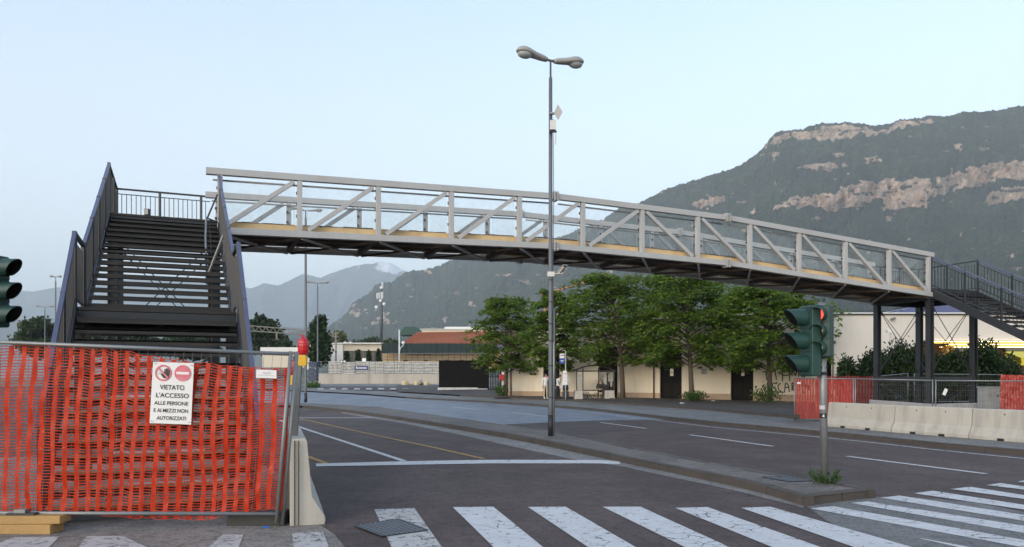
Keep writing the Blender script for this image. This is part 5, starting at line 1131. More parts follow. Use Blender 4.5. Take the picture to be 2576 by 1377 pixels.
# ================================================================== TREES ON THE PAVEMENT
CHEST = leaf_mat('chestnut_leaf', (.032, .074, .011), (.088, .165, .020), (.24, .32, .048), .4)
BARK = mat('bark', (.085, .065, .048), .95, .3, 6, 40, bmp=.6)
def chestnut(label, base, height, rmax, cb, seed, lean=(0, 0), group='leafy street trees along the station', nclu=1900, size=.2, off=(0, 0), leaf=CHEST, nm='street_tree', sq=1.0):
    o = thing(nm, base, label, 'tree', group); rng = np.random.default_rng(seed); b_ = np.array(base)
    top = b_ + np.array([lean[0] + off[0], lean[1] + off[1], height]); tk = MB()
    def axis(f): return b_ + np.array([lean[0] * f + off[0] * f ** 2, lean[1] * f + off[1] * f ** 2, height * f])
    tk.path([axis(f) for f in np.linspace(0, .9, 9)], list(np.linspace(.17, .03, 9) * (height / 8.5) ** .6 * 1.05), 10)
    cl = []; nl = 60
    for i in range(nl):
        f0 = cb + (.93 - cb) * (i + .5) / nl; th = i * 2.4 + rng.uniform(-.4, .4)
        ff = (f0 - cb) / (1 - cb); rr = rmax * (math.sin(math.pi * min(1, ff * .80 + .2)) ** .62) * rng.uniform(.6, 1.22)
        s = axis(f0 * .94); rise_ = (.30 - .15 * ff) * rr + (.5 * ff) * rr * .7; pts = []
        for q in np.linspace(0, 1, 6):
            z = rise_ * math.sin(q * 1.9) - .28 * rr * q * q
            pts.append(s + np.array([math.cos(th) * rr * q, math.sin(th) * rr * q * sq, z]))
        tk.path(pts, list(np.linspace(.045, .008, 6)), 5)
        for q in range(3):   # side twigs
            f_ = rng.uniform(.35, .9); k = int(f_ * 5); p_ = pts[k]; t2 = th + rng.choice([-1, 1]) * rng.uniform(.5, 1.1); l2 = rr * rng.uniform(.22, .42)
            e_ = p_ + np.array([math.cos(t2) * l2, math.sin(t2) * l2 * sq, rng.uniform(-.1, .15) * l2]); tk.path([p_, e_], [.016, .006], 4)
            for _ in range(nclu // nl // 7): cl.append((p_ + (e_ - p_) * rng.uniform(.3, 1.1), th))
        for _ in range(nclu // nl * 4 // 7):
            f_ = rng.uniform(.28, 1.02) ** .7; x = f_ * 5; k = min(4, int(x)); cl.append((pts[k] + (pts[k + 1] - pts[k]) * (x - k), th))
    tk.build('trunk', BARK, o, smooth=True)
    c = np.array([p for p, _ in cl]) + rng.normal(0, 1, (len(cl), 3)) * np.array([.20, .20, .10]) * (rmax / 2.6)
    n = len(c); out = c - (b_ + np.array([off[0] * .5 + lean[0] * .5, off[1] * .5 + lean[1] * .5, 0])); out[:, 2] = 0; out /= np.linalg.norm(out, axis=1)[:, None] + 1e-6
    ce = np.repeat(c, 5, 0); n5 = len(ce); an_ = np.tile(np.linspace(-1.6, 1.6, 5), n) + rng.normal(0, .25, n5)
    ou = np.repeat(out, 5, 0); si = np.stack([-ou[:, 1], ou[:, 0], 0 * ou[:, 0]], 1)
    drp = np.repeat(rng.uniform(-.75, -.05, n), 5) + rng.normal(0, .12, n5)
    d = ou * np.cos(an_)[:, None] + si * np.sin(an_)[:, None]; d[:, 2] += drp; d /= np.linalg.norm(d, axis=1)[:, None]
    nr_ = np.array([0, 0, 1.]) + rng.normal(0, .25, (n5, 3)); w = np.cross(d, nr_); w /= np.linalg.norm(w, axis=1)[:, None]; dn = np.array([0, 0, -1.])
    L_ = size * rng.uniform(.7, 1.25, (n5, 1)); W_ = L_ * .27
    V = np.stack([ce, ce + d * L_ * .62 + w * W_, ce + d * L_ + dn * L_ * .22, ce + d * L_ * .62 - w * W_], 1).reshape(-1, 3)
    me = fast_mesh('crown', V, np.arange(4 * n5).reshape(-1, 4), leaf); co_ = bpy.data.objects.new('crown', me); COL.objects.link(co_); adopt(co_, o); return o
def tb(px, off): y = wp(px, .2).y - off; return ((px - CX) / F * y, y, .2)
def th_(px, top, y): return P(px, top, y).z - .2
trees = [(1272, 2.2, 726, 1262, 80, .25, 'leafy street tree at the left end of the cream building, beside the gate', (.5, 0)), (1397, 3.2, 708, 1392, 66, .27, 'leafy street tree behind the lamp post by the bus stop', (0, 0)), (1567, 2.2, 664, 1528, 104, .27, 'large leafy street tree right of the bus shelter', (-.3, 0)),
         (1740, 3.2, 664, 1705, 112, .27, 'large leafy street tree in front of the wall between two doors', (-.2, 0)), (1937, 3.2, 700, 1915, 128, .27, 'broad leafy street tree left of the traffic light', (0, 0))]
for i, (px, of, top, cxp, rp_, cb, lab, le) in enumerate(trees):
    bs = tb(px, of); h = th_(px, top, bs[1]); dx = (cxp - px) / F * bs[1]
    chestnut(lab, bs, h, rp_ * (1.15 if i < 2 else 1.3) / F * bs[1], cb - .02, 50 + i, (le[0] * .4, 0), nclu=3300 + (1500 if i > 1 else 0), off=(dx, 0), sq=.7)
    if i != 1:
        pit = thing('tree_pit', (bs[0], bs[1], .2), ('stone edged tree pit by the gate', '', 'stone edged tree pit right of the bus shelter', 'stone edged tree pit with small plants between the doors', 'stone edged tree pit with a leafy plant by the graffiti')[i], 'tree pit', 'stone edged tree pits')
        for sx, sy, lx, ly in ((0, -.75, 1.7, .12), (0, .75, 1.7, .12), (-.8, 0, .12, 1.38), (.8, 0, .12, 1.38)): MB().box((bs[0] + sx, bs[1] + sy, .25), (lx, ly, .11)).build('edge_stone', KERB, pit)
        MB().box((bs[0], bs[1], .225), (1.5, 1.4, .05)).build('soil', mat('soil', (.06, .045, .03), .95), pit)
for px, of, w, h, lab in ((1745, 3.9, .6, .55, 'small green plant at the foot of the tree between the doors'), (1930, 4.0, .7, .95, 'bushy green plant at the foot of the tree by the graffiti'), (1262, 2.4, .45, .8, 'small white flowered plant beside the leftmost tree')):
    p = tb(px, of); bush(lab, (p[0], p[1]), w, h, 420, px, group='plants at the tree feet', nm='plant', m=WEED, size=.16)
# ================================================================== BUS STOP
SHY = 50.6
sh_ = thing('bus_shelter', P(1496, 1005, SHY), 'small arched bus shelter with posters in front of the cream building', 'bus shelter')
FRAME = mat('shelter_frame', (.03, .022, .02), .45, .2)
A = []; n = 12
for k in range(n + 1):
    f_ = k / n; px = 1445 + (1549 - 1445) * f_; A.append(P(px, 933 - 14 * math.sin(math.pi * f_) + 1.0 * f_, SHY))
B = [p + Vector((0, 1.5, 0)) for p in A]; mb = MB(); mb.strip(A, B); mb.strip([p + Vector((0, 0, .05)) for p in A], [p + Vector((0, 0, .05)) for p in B]); mb.strip(A, [p + Vector((0, 0, .05)) for p in A]); mb.build('roof', FRAME, sh_)
MB().path([p + Vector((0, -.02, 0)) for p in A], .035, 6).build('roof_rim', FRAME, sh_)
for px in (1451, 1466.5, 1506, 1528, 1545): pbox(MB(), px - 1.3, 931 - 6 * math.sin(math.pi * (px - 1445) / 104), px + 1.3, 984, SHY + (.1 if px in (1451, 1545) else 1.35), .06).build('post', FRAME, sh_)
pbox(MB(), 1449, 933.5, 1547, 935.5, SHY + 1.35, .06).build('beam', FRAME, sh_); pbox(MB(), 1449, 932.5, 1547, 934.5, SHY + .05, .06).build('beam', FRAME, sh_); pbox(MB(), 1466, 981, 1547, 984, SHY + 1.35, .06).build('beam', FRAME, sh_)
m, t, b = nodes('shelter_glass'); t.nodes.clear(); o_ = t.nodes.new('ShaderNodeOutputMaterial'); tr = t.nodes.new('ShaderNodeBsdfTransparent'); gl = t.nodes.new('ShaderNodeBsdfGlossy'); gl.inputs['Roughness'].default_value = .05; ms = t.nodes.new('ShaderNodeMixShader'); ms.inputs[0].default_value = .08
t.links.new(tr.outputs[0], ms.inputs[1]); t.links.new(gl.outputs[0], ms.inputs[2]); t.links.new(ms.outputs[0], o_.inputs[0])
for x0, x1 in ((1452.5, 1465), (1468, 1505), (1507.5, 1526.5), (1529.5, 1544)): pbox(MB(), x0, 936, x1, 981, SHY + 1.37, .012).build('glass_pane', m, sh_)
PAPER = mat('poster_paper', (.5, .5, .48), .7, .25, 9, 40, stain=(.12, .12, .12), stain_amt=.7, stain_scale=8)
for x0, y0, x1, y1 in ((1453.5, 943, 1463, 969), (1511, 938, 1517, 942.5), (1518.5, 944, 1526, 968), (1530, 936, 1542, 960), (1535, 961, 1540, 973)): pbox(MB(), x0, y0, x1, y1, SHY + 1.34, .01).build('poster', PAPER, sh_)
for x0, x1 in ((1445.5, 1467), (1521, 1547.5)):
    a, c = P(x0, 1006, SHY - .1), P(x1, 1006, SHY - .1); mb = MB(); mb.box(((a.x + c.x) / 2, SHY + .45, .2 + .29), (c.x - a.x, 1.1, .60), taper=.86); mb.build('concrete_foot', CONC, sh_, bevel=.02)
pbox(MB(), 1467, 984, 1521, 1006.5, SHY + .9, .2).build('low_back_wall', PLASTER, sh_)
pbox(MB(), 1468, 991, 1521, 993, SHY + .35, .45).build('bench_seat', WOODL, sh_); 
for px in (1478, 1512): pbox(MB(), px - 1, 993, px + 1, 1006.5, SHY + .5, .08).build('bench_leg', DARK, sh_)
sg_ = MB()
for pts in (((1475, 993), (1474, 988), (1478, 986), (1484, 992), (1488, 1001), (1492, 1003)), ((1492, 1004), (1496, 989), (1500, 988), (1501, 994), (1496, 997), (1502, 1003), (1507, 998)), ((1512, 1003), (1520, 990))):
    sg_.path([P(x, y, SHY + .89) for x, y in pts], .022, 5)
sg_.build('scrawl', SPRAY, sh_)
bs_ = thing('bus_stop_sign', P(1416, 1003, 50), 'tall bus stop sign with blue plate and timetables beside the lamp post', 'bus stop sign')
px_ = P(1423, 0, 50).x; MB().path([(px_, 50, .2), (px_, 50, P(0, 883, 50).z)], .035, 8).build('pole', mat('pale_pole', (.45, .43, .40), .5), bs_, smooth=True)
BLUEP = mat('blue_plate', (.02, .06, .30), .4, .1); pbox(MB(), 1407.5, 902, 1420.5, 915, 49.9, .04).build('blue_plate', BLUEP, bs_); pbox(MB(), 1408, 890, 1420, 901.5, 49.9, .04).build('white_plate', WHITE, bs_); pbox(MB(), 1409, 893.5, 1419.5, 895, 49.88, .02).build('route_bar', BLACK, bs_)
pbox(MB(), 1410, 907, 1418.5, 908.4, 49.88, .015).build('plate_text', WHITE, bs_); pbox(MB(), 1411.5, 910, 1416.5, 911, 49.88, .015).build('plate_text', WHITE, bs_)
for x0, y0, x1, y1 in ((1416.5, 933, 1425.5, 940), (1415.5, 942, 1427, 949), (1415.5, 950, 1427, 958), (1416, 959, 1427, 969)): pbox(MB(), x0, y0, x1, y1, 49.92, .03).build('timetable', WHITE, bs_)
tb_ = pbox(MB(), 1428.5, 948, 1432.5, 970, 52.0, .05).build('notice_board', PAPER, None); tag(tb_, 'narrow notice board on the wall behind the suitcase', 'notice board')
# ================================================================== PEOPLE
SKIN = mat('skin', (.50, .29, .20), .5, .08); HAIR = mat('dark_hair', (.02, .015, .012), .45, .2)
def person(label, base, face, J, cloth, trous, shoes, hair=HAIR, scale=1.0, coat_w=1.0, hair_long=False):
    """J: joint overrides in local coordinates (x right, y forward, z up)"""
    D = dict(pelvis=(0, 0, .93), waist=(0, .0, 1.06), chest=(0, .01, 1.24), collar=(0, 0, 1.39), neck=(0, .01, 1.46), jaw=(0, .035, 1.52), head=(0, .03, 1.60), crown=(0, .015, 1.675), nose=(0, .125, 1.585),
             earl=(-.078, .02, 1.595), earr=(.078, .02, 1.595), shl=(-.175, 0, 1.37), shr=(.175, 0, 1.37), ell=(-.23, -.02, 1.10), elr=(.23, -.02, 1.10), wrl=(-.24, .06, .88), wrr=(.24, .06, .88), pal=(-.24, .08, .80), par=(.24, .08, .80),
             hil=(-.09, 0, .88), hir=(.09, 0, .88), knl=(-.10, .02, .49), knr=(.10, .02, .49), anl=(-.10, -.02, .09), anr=(.10, -.02, .09), tol=(-.11, .15, .035), tor=(.11, .15, .035))
    D.update(J); rd = dict(pelvis=.135, waist=.12, chest=.145, collar=.11, neck=.05, jaw=.06, head=.088, crown=.06, nose=.012, earl=.016, earr=.016, shl=.062, shr=.062, ell=.046, elr=.046, wrl=.03, wrr=.03, pal=.032, par=.032, hil=.09, hir=.09, knl=.062, knr=.062, anl=.042, anr=.042, tol=.036, tor=.036)
    for k in ('pelvis', 'waist', 'chest', 'shl', 'shr', 'ell', 'elr'): rd[k] *= coat_w
    nm = list(D); E = [('pelvis', 'waist', 0), ('waist', 'chest', 0), ('chest', 'collar', 0), ('collar', 'neck', 3), ('neck', 'jaw', 3), ('jaw', 'head', 3), ('head', 'crown', 4), ('head', 'nose', 3), ('head', 'earl', 3), ('head', 'earr', 3)]
    for s in 'lr': E += [('collar', 'sh' + s, 0), ('sh' + s, 'el' + s, 0), ('el' + s, 'wr' + s, 0), ('wr' + s, 'pa' + s, 3), ('pelvis', 'hi' + s, 0), ('hi' + s, 'kn' + s, 1), ('kn' + s, 'an' + s, 1), ('an' + s, 'to' + s, 2)]
    V = [Vector(D[k]) for k in nm]; Rr = [rd[k] for k in nm]; Ed = [(nm.index(a), nm.index(c), m_) for a, c, m_ in E]
    for s in 'lr':   # five fingers of unequal length, curled; the thumb leaves the side of the palm
        w, p = Vector(D['wr' + s]), Vector(D['pa' + s]); d = (p - w).normalized(); sd_ = d.cross(Vector((0, 1, 0)) if abs(d.y) < .8 else Vector((0, 0, 1))).normalized(); cu = sd_.cross(d)
        ip = nm.index('pa' + s)
        for k, (o2, l2) in enumerate(((-.026, .075), (-.009, .085), (.009, .08), (.026, .062))):
            a = p + d * .03 + sd_ * o2; e1 = a + d * l2 * .55; e2 = e1 + (d * .6 + cu * .5) * l2 * .5; i0 = len(V); V += [a, e1, e2]; Rr += [.010, .009, .007]; Ed += [(ip, i0, 3), (i0, i0 + 1, 3), (i0 + 1, i0 + 2, 3)]
        iw = nm.index('pa' + s); a = p - d * .005 + sd_ * .034; e1 = a + (d * .5 + sd_ * .6 + cu * .3) * .045; i0 = len(V); V += [a, e1]; Rr += [.011, .009]; Ed += [(iw, i0, 3), (i0, i0 + 1, 3)]
    me = bpy.data.meshes.new('body'); me.from_pydata([v * scale for v in V], [(a, c) for a, c, _ in Ed], []); ob = bpy.data.objects.new('body', me); COL.objects.link(ob)
    md = ob.modifiers.new('skin', 'SKIN'); md.use_smooth_shade = True; sv = me.skin_vertices[0].data if me.skin_vertices else None
    if sv is None:
        bm = bmesh.new(); bm.from_mesh(me); bm.verts.layers.skin.verify(); bm.to_mesh(me); bm.free(); sv = me.skin_vertices[0].data
    for i, r_ in enumerate(Rr): sv[i].radius = (r_ * scale, r_ * scale); sv[i].use_root = (i == 0)
    sb2 = ob.modifiers.new('sub', 'SUBSURF'); sb2.levels = 1; sb2.render_levels = 1
    dg = bpy.context.evaluated_depsgraph_get(); ev = bpy.data.meshes.new_from_object(ob.evaluated_get(dg)); bpy.data.objects.remove(ob)
    segA = np.array([V[a] for a, _, _ in Ed]) * scale; segB = np.array([V[c] for _, c, _ in Ed]) * scale; lab_ = np.array([m_ for _, _, m_ in Ed])
    for m_ in (cloth, trous, shoes, SKIN, hair): ev.materials.append(m_)
    for p in ev.polygons:
        q = np.array(p.center); ab = segB - segA; t_ = np.clip(((q - segA) * ab).sum(1) / ((ab * ab).sum(1) + 1e-9), 0, 1); dist = np.linalg.norm(q - (segA + ab * t_[:, None]), axis=1); p.material_index = int(lab_[int(dist.argmin())]); p.use_smooth = True
    root = thing('person', base, label, 'person', None); o = bpy.data.objects.new('body', ev); COL.objects.link(o)
    Mw = Matrix.Translation(Vector(base)) @ Matrix.Rotation(face, 4, 'Z'); o.matrix_basis = Mw; adopt(o, root)
    hd_, cr_ = Vector(D['head']) * scale, Vector(D['crown']) * scale; hb = MB(); n_ = 14
    prof = [(.098, -.03), (.104, .02), (.095, .06), (.065, .095), (.02, .11)] if not hair_long else [(.085, -.16), (.10, -.08), (.108, .0), (.098, .06), (.065, .095), (.02, .11)]
    hb.lathe([(r_ * scale, z * scale) for r_, z in prof], Matrix.Translation(hd_ + Vector((0, -.022, 0)) * scale), n_); h_ = hb.build('hair', hair, None, smooth=True); h_.matrix_basis = Mw @ h_.matrix_basis; adopt(h_, root)
    ey = MB()
    for s_ in (-1, 1): ey.lathe([(.004, -.008), (.010, 0), (.004, .008)], Matrix.Translation(hd_ + Vector((s_ * .032, .078, .0)) * scale), 6)
    e_ = ey.build('eyes', BLACK, None); e_.matrix_basis = Mw @ e_.matrix_basis; adopt(e_, root)
    return root
WHC = mat('white_jacket', (.62, .60, .56), .8, .06, 6, 30); BEI = mat('beige_trousers', (.46, .36, .25), .85, .08); WSH = mat('white_shoes', (.65, .63, .6), .6); NAV = mat('dark_trousers', (.02, .02, .025), .8, .15); DCO = mat('dark_coat', (.035, .032, .028), .85, .2); MAR = mat('maroon_jumper', (.10, .04, .035), .85, .15)
def gp(px, y): return (((px - CX) / F * y), y, .208)
person('person in a white jacket and beige trousers left of the lamp post', gp(1372.5, 51.5), R(200), dict(ell=(-.27, .10, 1.13), wrl=(-.13, .22, 1.36), pal=(-.07, .20, 1.45), tol=(-.14, .14, .035)), WHC, BEI, WSH, mat('brown_hair', (.05, .03, .02), .5), 1.0, 1.12)
person('person in dark clothes half hidden right behind the lamp post', gp(1394.5, 52.0), R(150), dict(elr=(.27, .10, 1.13), wrr=(.13, .22, 1.34), par=(.07, .19, 1.43)), NAV, NAV, NAV, mat('brown_hair', (.05, .03, .02), .5), .98, 1.0, True)
person('person in a white jacket bending over with a shopping bag', gp(1404, 51.2), R(205), dict(waist=(0, .05, 1.04), chest=(.02, .14, 1.20), collar=(.02, .22, 1.33), neck=(.02, .27, 1.40), jaw=(.02, .31, 1.45), head=(.02, .32, 1.53), crown=(.02, .30, 1.60), nose=(.02, .42, 1.50), earl=(-.058, .30, 1.53), earr=(.098, .30, 1.53), shl=(-.15, .20, 1.30), shr=(.19, .20, 1.30), ell=(-.20, .34, 1.08), elr=(.24, .34, 1.08), wrl=(-.16, .44, .92), wrr=(.16, .46, .92), pal=(-.14, .47, .86), par=(.12, .49, .86)), WHC, NAV, NAV, HAIR, 1.0, 1.1)
person('person in a dark coat sitting bent forward on the shelter bench', (P(1512, 0, SHY + .45).x, SHY + .45, .208), R(170), dict(pelvis=(0, 0, .54), waist=(0, .06, .68), chest=(0, .14, .85), collar=(0, .22, .98), neck=(0, .28, 1.04), jaw=(0, .33, 1.07), head=(0, .35, 1.14), crown=(0, .33, 1.21), nose=(0, .45, 1.11), earl=(-.078, .33, 1.14), earr=(.078, .33, 1.14), shl=(-.18, .20, .96), shr=(.18, .20, .96), ell=(-.27, .34, .74), elr=(.27, .34, .74), wrl=(-.12, .50, .66), wrr=(.12, .50, .66), pal=(-.06, .54, .64), par=(.06, .54, .64), hil=(-.10, .04, .51), hir=(.10, .04, .51), knl=(-.15, .46, .50), knr=(.15, .46, .50), anl=(-.14, .44, .09), anr=(.16, .46, .09), tol=(-.16, .60, .035), tor=(.19, .62, .035)), DCO, DCO, NAV, mat('grey_hair', (.15, .14, .13), .6), 1.05, 1.15)
su = thing('suitcase', gp(1423, 50.6), 'dark navy suitcase standing on the pavement by the bus stop', 'suitcase'); NVS = mat('navy_suitcase', (.015, .02, .04), .4, .15)
sp = Vector(gp(1423, 50.6)); MB().box(sp + Vector((0, 0, .30)), (.42, .28, .50)).build('shell', NVS, su, bevel=.05); MB().path([sp + Vector((-.10, .1, .54)), sp + Vector((-.10, .1, .80)), sp + Vector((.10, .1, .80)), sp + Vector((.10, .1, .54))], .012, 6).build('handle', DARK, su)
for s_ in (-.15, .15): MB().path([sp + Vector((s_, -.12, .03)), sp + Vector((s_, .12, .03))], .03, 10).build('wheel', BLACK, su)
sb3 = thing('shopping_bag', P(1415, 985, 50.8), 'patterned white shopping bag held in front of the bending person', 'bag'); MB().box(P(1414, 974, 50.75), (.34, .2, .26), taper=.9).build('bag_body', PAPER, sb3, bevel=.03); MB().path([P(1411, 969, 50.75), P(1413, 964, 50.75), P(1417, 969, 50.75)], .008, 5).build('handle', WHITE, sb3)
bp_ = thing('backpack', P(1422, 985, 51.0), 'black backpack resting on top of the suitcase', 'backpack'); q = sp + Vector((0, .02, .56)); mb = MB(); mb.lathe([(.10, 0), (.19, .03), (.20, .2), (.17, .36), (.08, .42)], Matrix.Translation(q) @ Matrix.Diagonal((1, .65, 1, 1)), 14); mb.build('pack_body', BLACK, bp_, smooth=True); MB().box(q + Vector((0, -.13, .14)), (.22, .06, .18)).build('front_pocket', NAV, bp_, bevel=.02)
# ================================================================== BACKGROUND: RAILWAY YARD
zb_ = .6
def bx(px0, py0, px1, py1, Y, dep, nm, m, par, **k): return pbox(MB(), px0, py0, px1, py1, Y, dep).build(nm, m, par, **k)
# concrete boundary wall, panel by panel
YW = 112.0
cwl = thing('boundary_wall', P(950, 965, YW), 'long weathered concrete wall along the railway yard', 'wall')
WALLM = mat('weathered_wall', (.40, .36, .30), .9, .12, .6, 8, stain=(.20, .17, .13), stain_amt=.6, stain_scale=.5, streak=True)
xs = [800, 818, 838, 858, 880, 904, 930, 955, 976, 998, 1020, 1041, 1062, 1084, 1106]
for a, c in zip(xs[:-1], xs[1:]): bx(a + .15, 941.5 + (0.8 if c < 905 else 0), c - .15, 968, YW, .35, 'wall_panel', WALLM, cwl)
bx(800, 940.3, 1106, 941.6, YW - .05, .45, 'wall_cap', CONCL, cwl)
# stacked sleepers
SLP = mat('sleeper_concrete', (.55, .53, .49), .85, .15, 2, 10, stain=(.2, .19, .17), stain_amt=.5)
n = 8
for i in range(n):
    a = 826 + i * (1104 - 826) / n; c = a + (1104 - 826) / n - .8; lab = ['stack of pale concrete sleepers at the left end of the yard'] + ['%s stack of pale concrete sleepers from the left end of the yard' % w for w in ('second', 'third', 'fourth', 'fifth', 'sixth', 'seventh')] + ['stack of pale concrete sleepers next to the black gate']
    o = thing('sleeper_stack', P((a + c) / 2, 942, YW + 6), lab[i], 'sleeper stack', 'stacks of concrete sleepers')
    dy = [0, 2, 0, 1, 0, .5, 0, .5][i]
    for r_ in range(8):
        y = 938.5 - r_ * 3.75 + dy
        if y < 911 + dy: continue
        mb = MB()
        for q in range(7):
            x0 = a + (c - a) * q / 7; pbox(mb, x0 + .12, y - 2.7 + random.uniform(-.2, .2), x0 + (c - a) / 7 - .12, y, YW + 6 + random.uniform(0, .2), 2.4)
        mb.build('sleeper_row', SLP, o, kind='stuff')
        bx(a, y, c, y + 1.0, YW + 6.3, 2, 'dark_gap_row', DARK, o)  # dark bar standing in for the shade in the gap between sleeper rows
# wire fence on the wall
wf = thing('wire_fence', P(950, 940, YW + .3), 'tall thin wire fence with grey posts on top of the boundary wall', 'fence')
for px in (808, 827, 848, 870, 894, 920, 944, 968, 992, 1016, 1040, 1064, 1088): MB().path([P(px, 941, YW + .3), P(px, 909, YW + .3)], .045, 6).build('post', GALV, wf)
w = MB()
for y in (910, 918, 926, 934): w.path([P(800, y, YW + .32), P(1104, y, YW + .32)], .012, 4)
w.build('wire', GALV, wf, kind='stuff')
sn_ = thing('station_sign', P(909, 931, YW - .1), 'dark blue station name sign with white letters on the yard fence', 'sign')
NAVY = mat('navy_sign', (.012, .025, .14), .4, .1)
bx(892, 921, 926.5, 931, YW + .1, .06, 'panel', NAVY, sn_); text_on('Rovereto', 0, 0, .36, 1.55, WHITE, sn_, sn_, bold=.02, fn=lambda u, v: P(909, 928.6, YW + .05), ax=Vector((1, 0, 0)), az=Vector((0, 0, 1)), oy=-.02)
for px in (891, 927): MB().path([P(px, 941, YW + .1), P(px, 920, YW + .1)], .05, 6).build('post', GALV, sn_)
wb = thing('white_board', P(916, 912, YW + 8), 'plain white board above the sleeper stacks', 'board'); bx(911, 901.5, 920.5, 910, YW + 8, .1, 'panel', WHITE, wb); bx(915, 910, 916.5, 920, YW + 8.02, .06, 'post', GALV, wb)
cl_ = thing('round_signal', P(862, 915, YW + 4), 'pair of round black and white railway discs beside the fence', 'signal'); 
for px in (859, 866.5): MB().lathe([(.26, 0), (.26, .06)], Matrix.Translation(P(px, 910, YW + 4)) @ Matrix.Rotation(R(90), 4, 'X'), 16).build('disc', DARK, cl_); MB().lathe([(.17, 0), (.17, .03)], Matrix.Translation(P(px, 910, YW + 3.94)) @ Matrix.Rotation(R(90), 4, 'X'), 16).build('face', WHITE, cl_)
MB().path([P(863, 942, YW + 4.2), P(863, 868, YW + 4.2)], .06, 6).build('pole', GALV, cl_)
# bollards
BOL = mat('yellow_concrete', (.50, .41, .24), .8, .12, 3, 20, stain=(.3, .24, .14), stain_amt=.5)
for i, (a, c, lab) in enumerate(((1010, 1028, 'leftmost of three cream yellow concrete bollards'), (1041, 1054.5, 'middle one of three cream yellow concrete bollards'), (1066, 1080, 'rightmost of three cream yellow concrete bollards'))):
    Y = 86; p = P((a + c) / 2, 975.5 + i * .5, Y); r_ = (c - a) / 2 / F * Y; h_ = 17.5 / F * Y
    p.z = h_ and p.z; o = MB().lathe([(r_, -.05), (r_, h_ * .72), (r_ * .93, h_ * .84), (r_ * .6, h_ * .96), (r_ * .1, h_)], Matrix.Translation(p), 18).build('bollard', BOL, None, smooth=True); tag(o, lab, 'bollard', 'cream yellow bollards')
for px, lab in ((1060, 'thin dry weed between two yellow bollards'),): 
    p = P(px, 976, 87); o = thing('weed', p, lab, 'weed'); MB().path([p, p + Vector((.05, 0, .8))], [.02, .006], 4).build('stem', BARK, o); rng = np.random.default_rng(3); c = np.array(p) + np.abs(rng.normal(0, 1, (90, 3))) * np.array([.25, .2, .35]) - np.array([.2, 0, 0]); leaf_quads(c, rng, .2, .8, .2, WEED, 'leaves', o)
# black sliding gate
YG = 73.0
gg = thing('sliding_gate', P(1178, 985, YG), 'solid black ribbed sliding gate left of the cream building', 'gate')
GB = mat('gate_black', (.006, .005, .005), .7, .25, 3, 20, spec=.15)
bx(1104, 908.5, 1229, 981, YG + .05, .06, 'backing', GB, gg)
for i in range(31): bx(1104 + i * 4.03, 909, 1106.6 + i * 4.03, 980.5, YG, .07, 'rib', GB, gg)
bx(1103, 907, 1230, 909, YG - .03, .14, 'top_rail', GB, gg); bx(1103, 980.4, 1230, 982.4, YG - .03, .14, 'bottom_rail', GB, gg)
gb = thing('barred_gate', P(1244, 988, YG - 3), 'narrow black barred gate beside the red post box', 'gate')
bx(1227.5, 907, 1230, 988, YG - 3, .1, 'upright', GB, gb); bx(1259.5, 909, 1262, 991, YG - 3, .1, 'upright', GB, gb); bx(1228, 948, 1262, 949.5, YG - 3, .08, 'rail', GB, gb); bx(1228, 980, 1262, 989, YG - 3, .08, 'kick_plate', GB, gb); bx(1228, 908, 1262, 910, YG - 3, .08, 'rail', GB, gb)
for i in range(7): bx(1233.5 + i * 4, 909, 1235.3 + i * 4, 981, YG - 2.98, .05, 'bar', GB, gb)
gw = thing('gate_plinth', P(1165, 988, YG - 1), 'white concrete plinth in front of the black sliding gate', 'plinth'); bx(1101, 975.5, 1202, 986.8, YG - 1.2, .5, 'block', CONCL, gw, bevel=.03); bx(1202.4, 978, 1226, 989, YG - 1.2, .5, 'block', CONCL, gw, bevel=.03)
pw = thing('gate_pier', P(1270, 990, YG - 6), 'white gate pier between the barred gate and the leftmost tree', 'pier'); bx(1262, 929, 1278, 993, YG - 6, .5, 'pier', COPING, pw); bx(1262.5, 931, 1266, 937, YG - 6.05, .05, 'number_plate', mat('grey_print', (.42, .42, .43)), pw)
rb = thing('post_box', P(1264, 960, YG - 6.4), 'small red post box on the white gate pier', 'post box'); REDB = mat('post_red', (.45, .02, .02), .45, .1); bx(1256, 942.5, 1272, 957, YG - 6.4, .35, 'body', REDB, rb, bevel=.04); bx(1258.5, 945.5, 1269.5, 946.8, YG - 6.42, .03, 'slot', BLACK, rb); bx(1258, 949, 1270, 955, YG - 6.42, .02, 'door', mat('post_red_dark', (.36, .015, .015), .45), rb)
# dark blue bin housing left
bn = thing('recycling_bin', P(785, 958, 84), 'dark blue ribbed waste container behind the left lamp post', 'bin'); BINM = mat('bin_blue', (.02, .035, .075), .45, .15)
for i in range(5): bx(776, 916 + i * 8.6, 796, 923.6 + i * 8.6, 84, 1.0, 'panel', BINM, bn, bevel=.03)
bx(775, 911, 797, 915.6, 83.95, 1.1, 'lid', BINM, bn); bx(793, 927, 795, 929, 83.9, .05, 'label', WHITE, bn)
gv = thing('grass_tuft', P(790, 968, 82), 'rough green grass patch at the foot of the blue container', 'grass'); rng = np.random.default_rng(8); c = np.stack([rng.uniform(P(775, 0, 82).x, P(803, 0, 82).x, 700), rng.uniform(81, 83, 700), np.abs(rng.normal(.55, .22, 700))], 1); leaf_quads(c, rng, .3, 1.2, .14, WEED, 'leaves', gv)
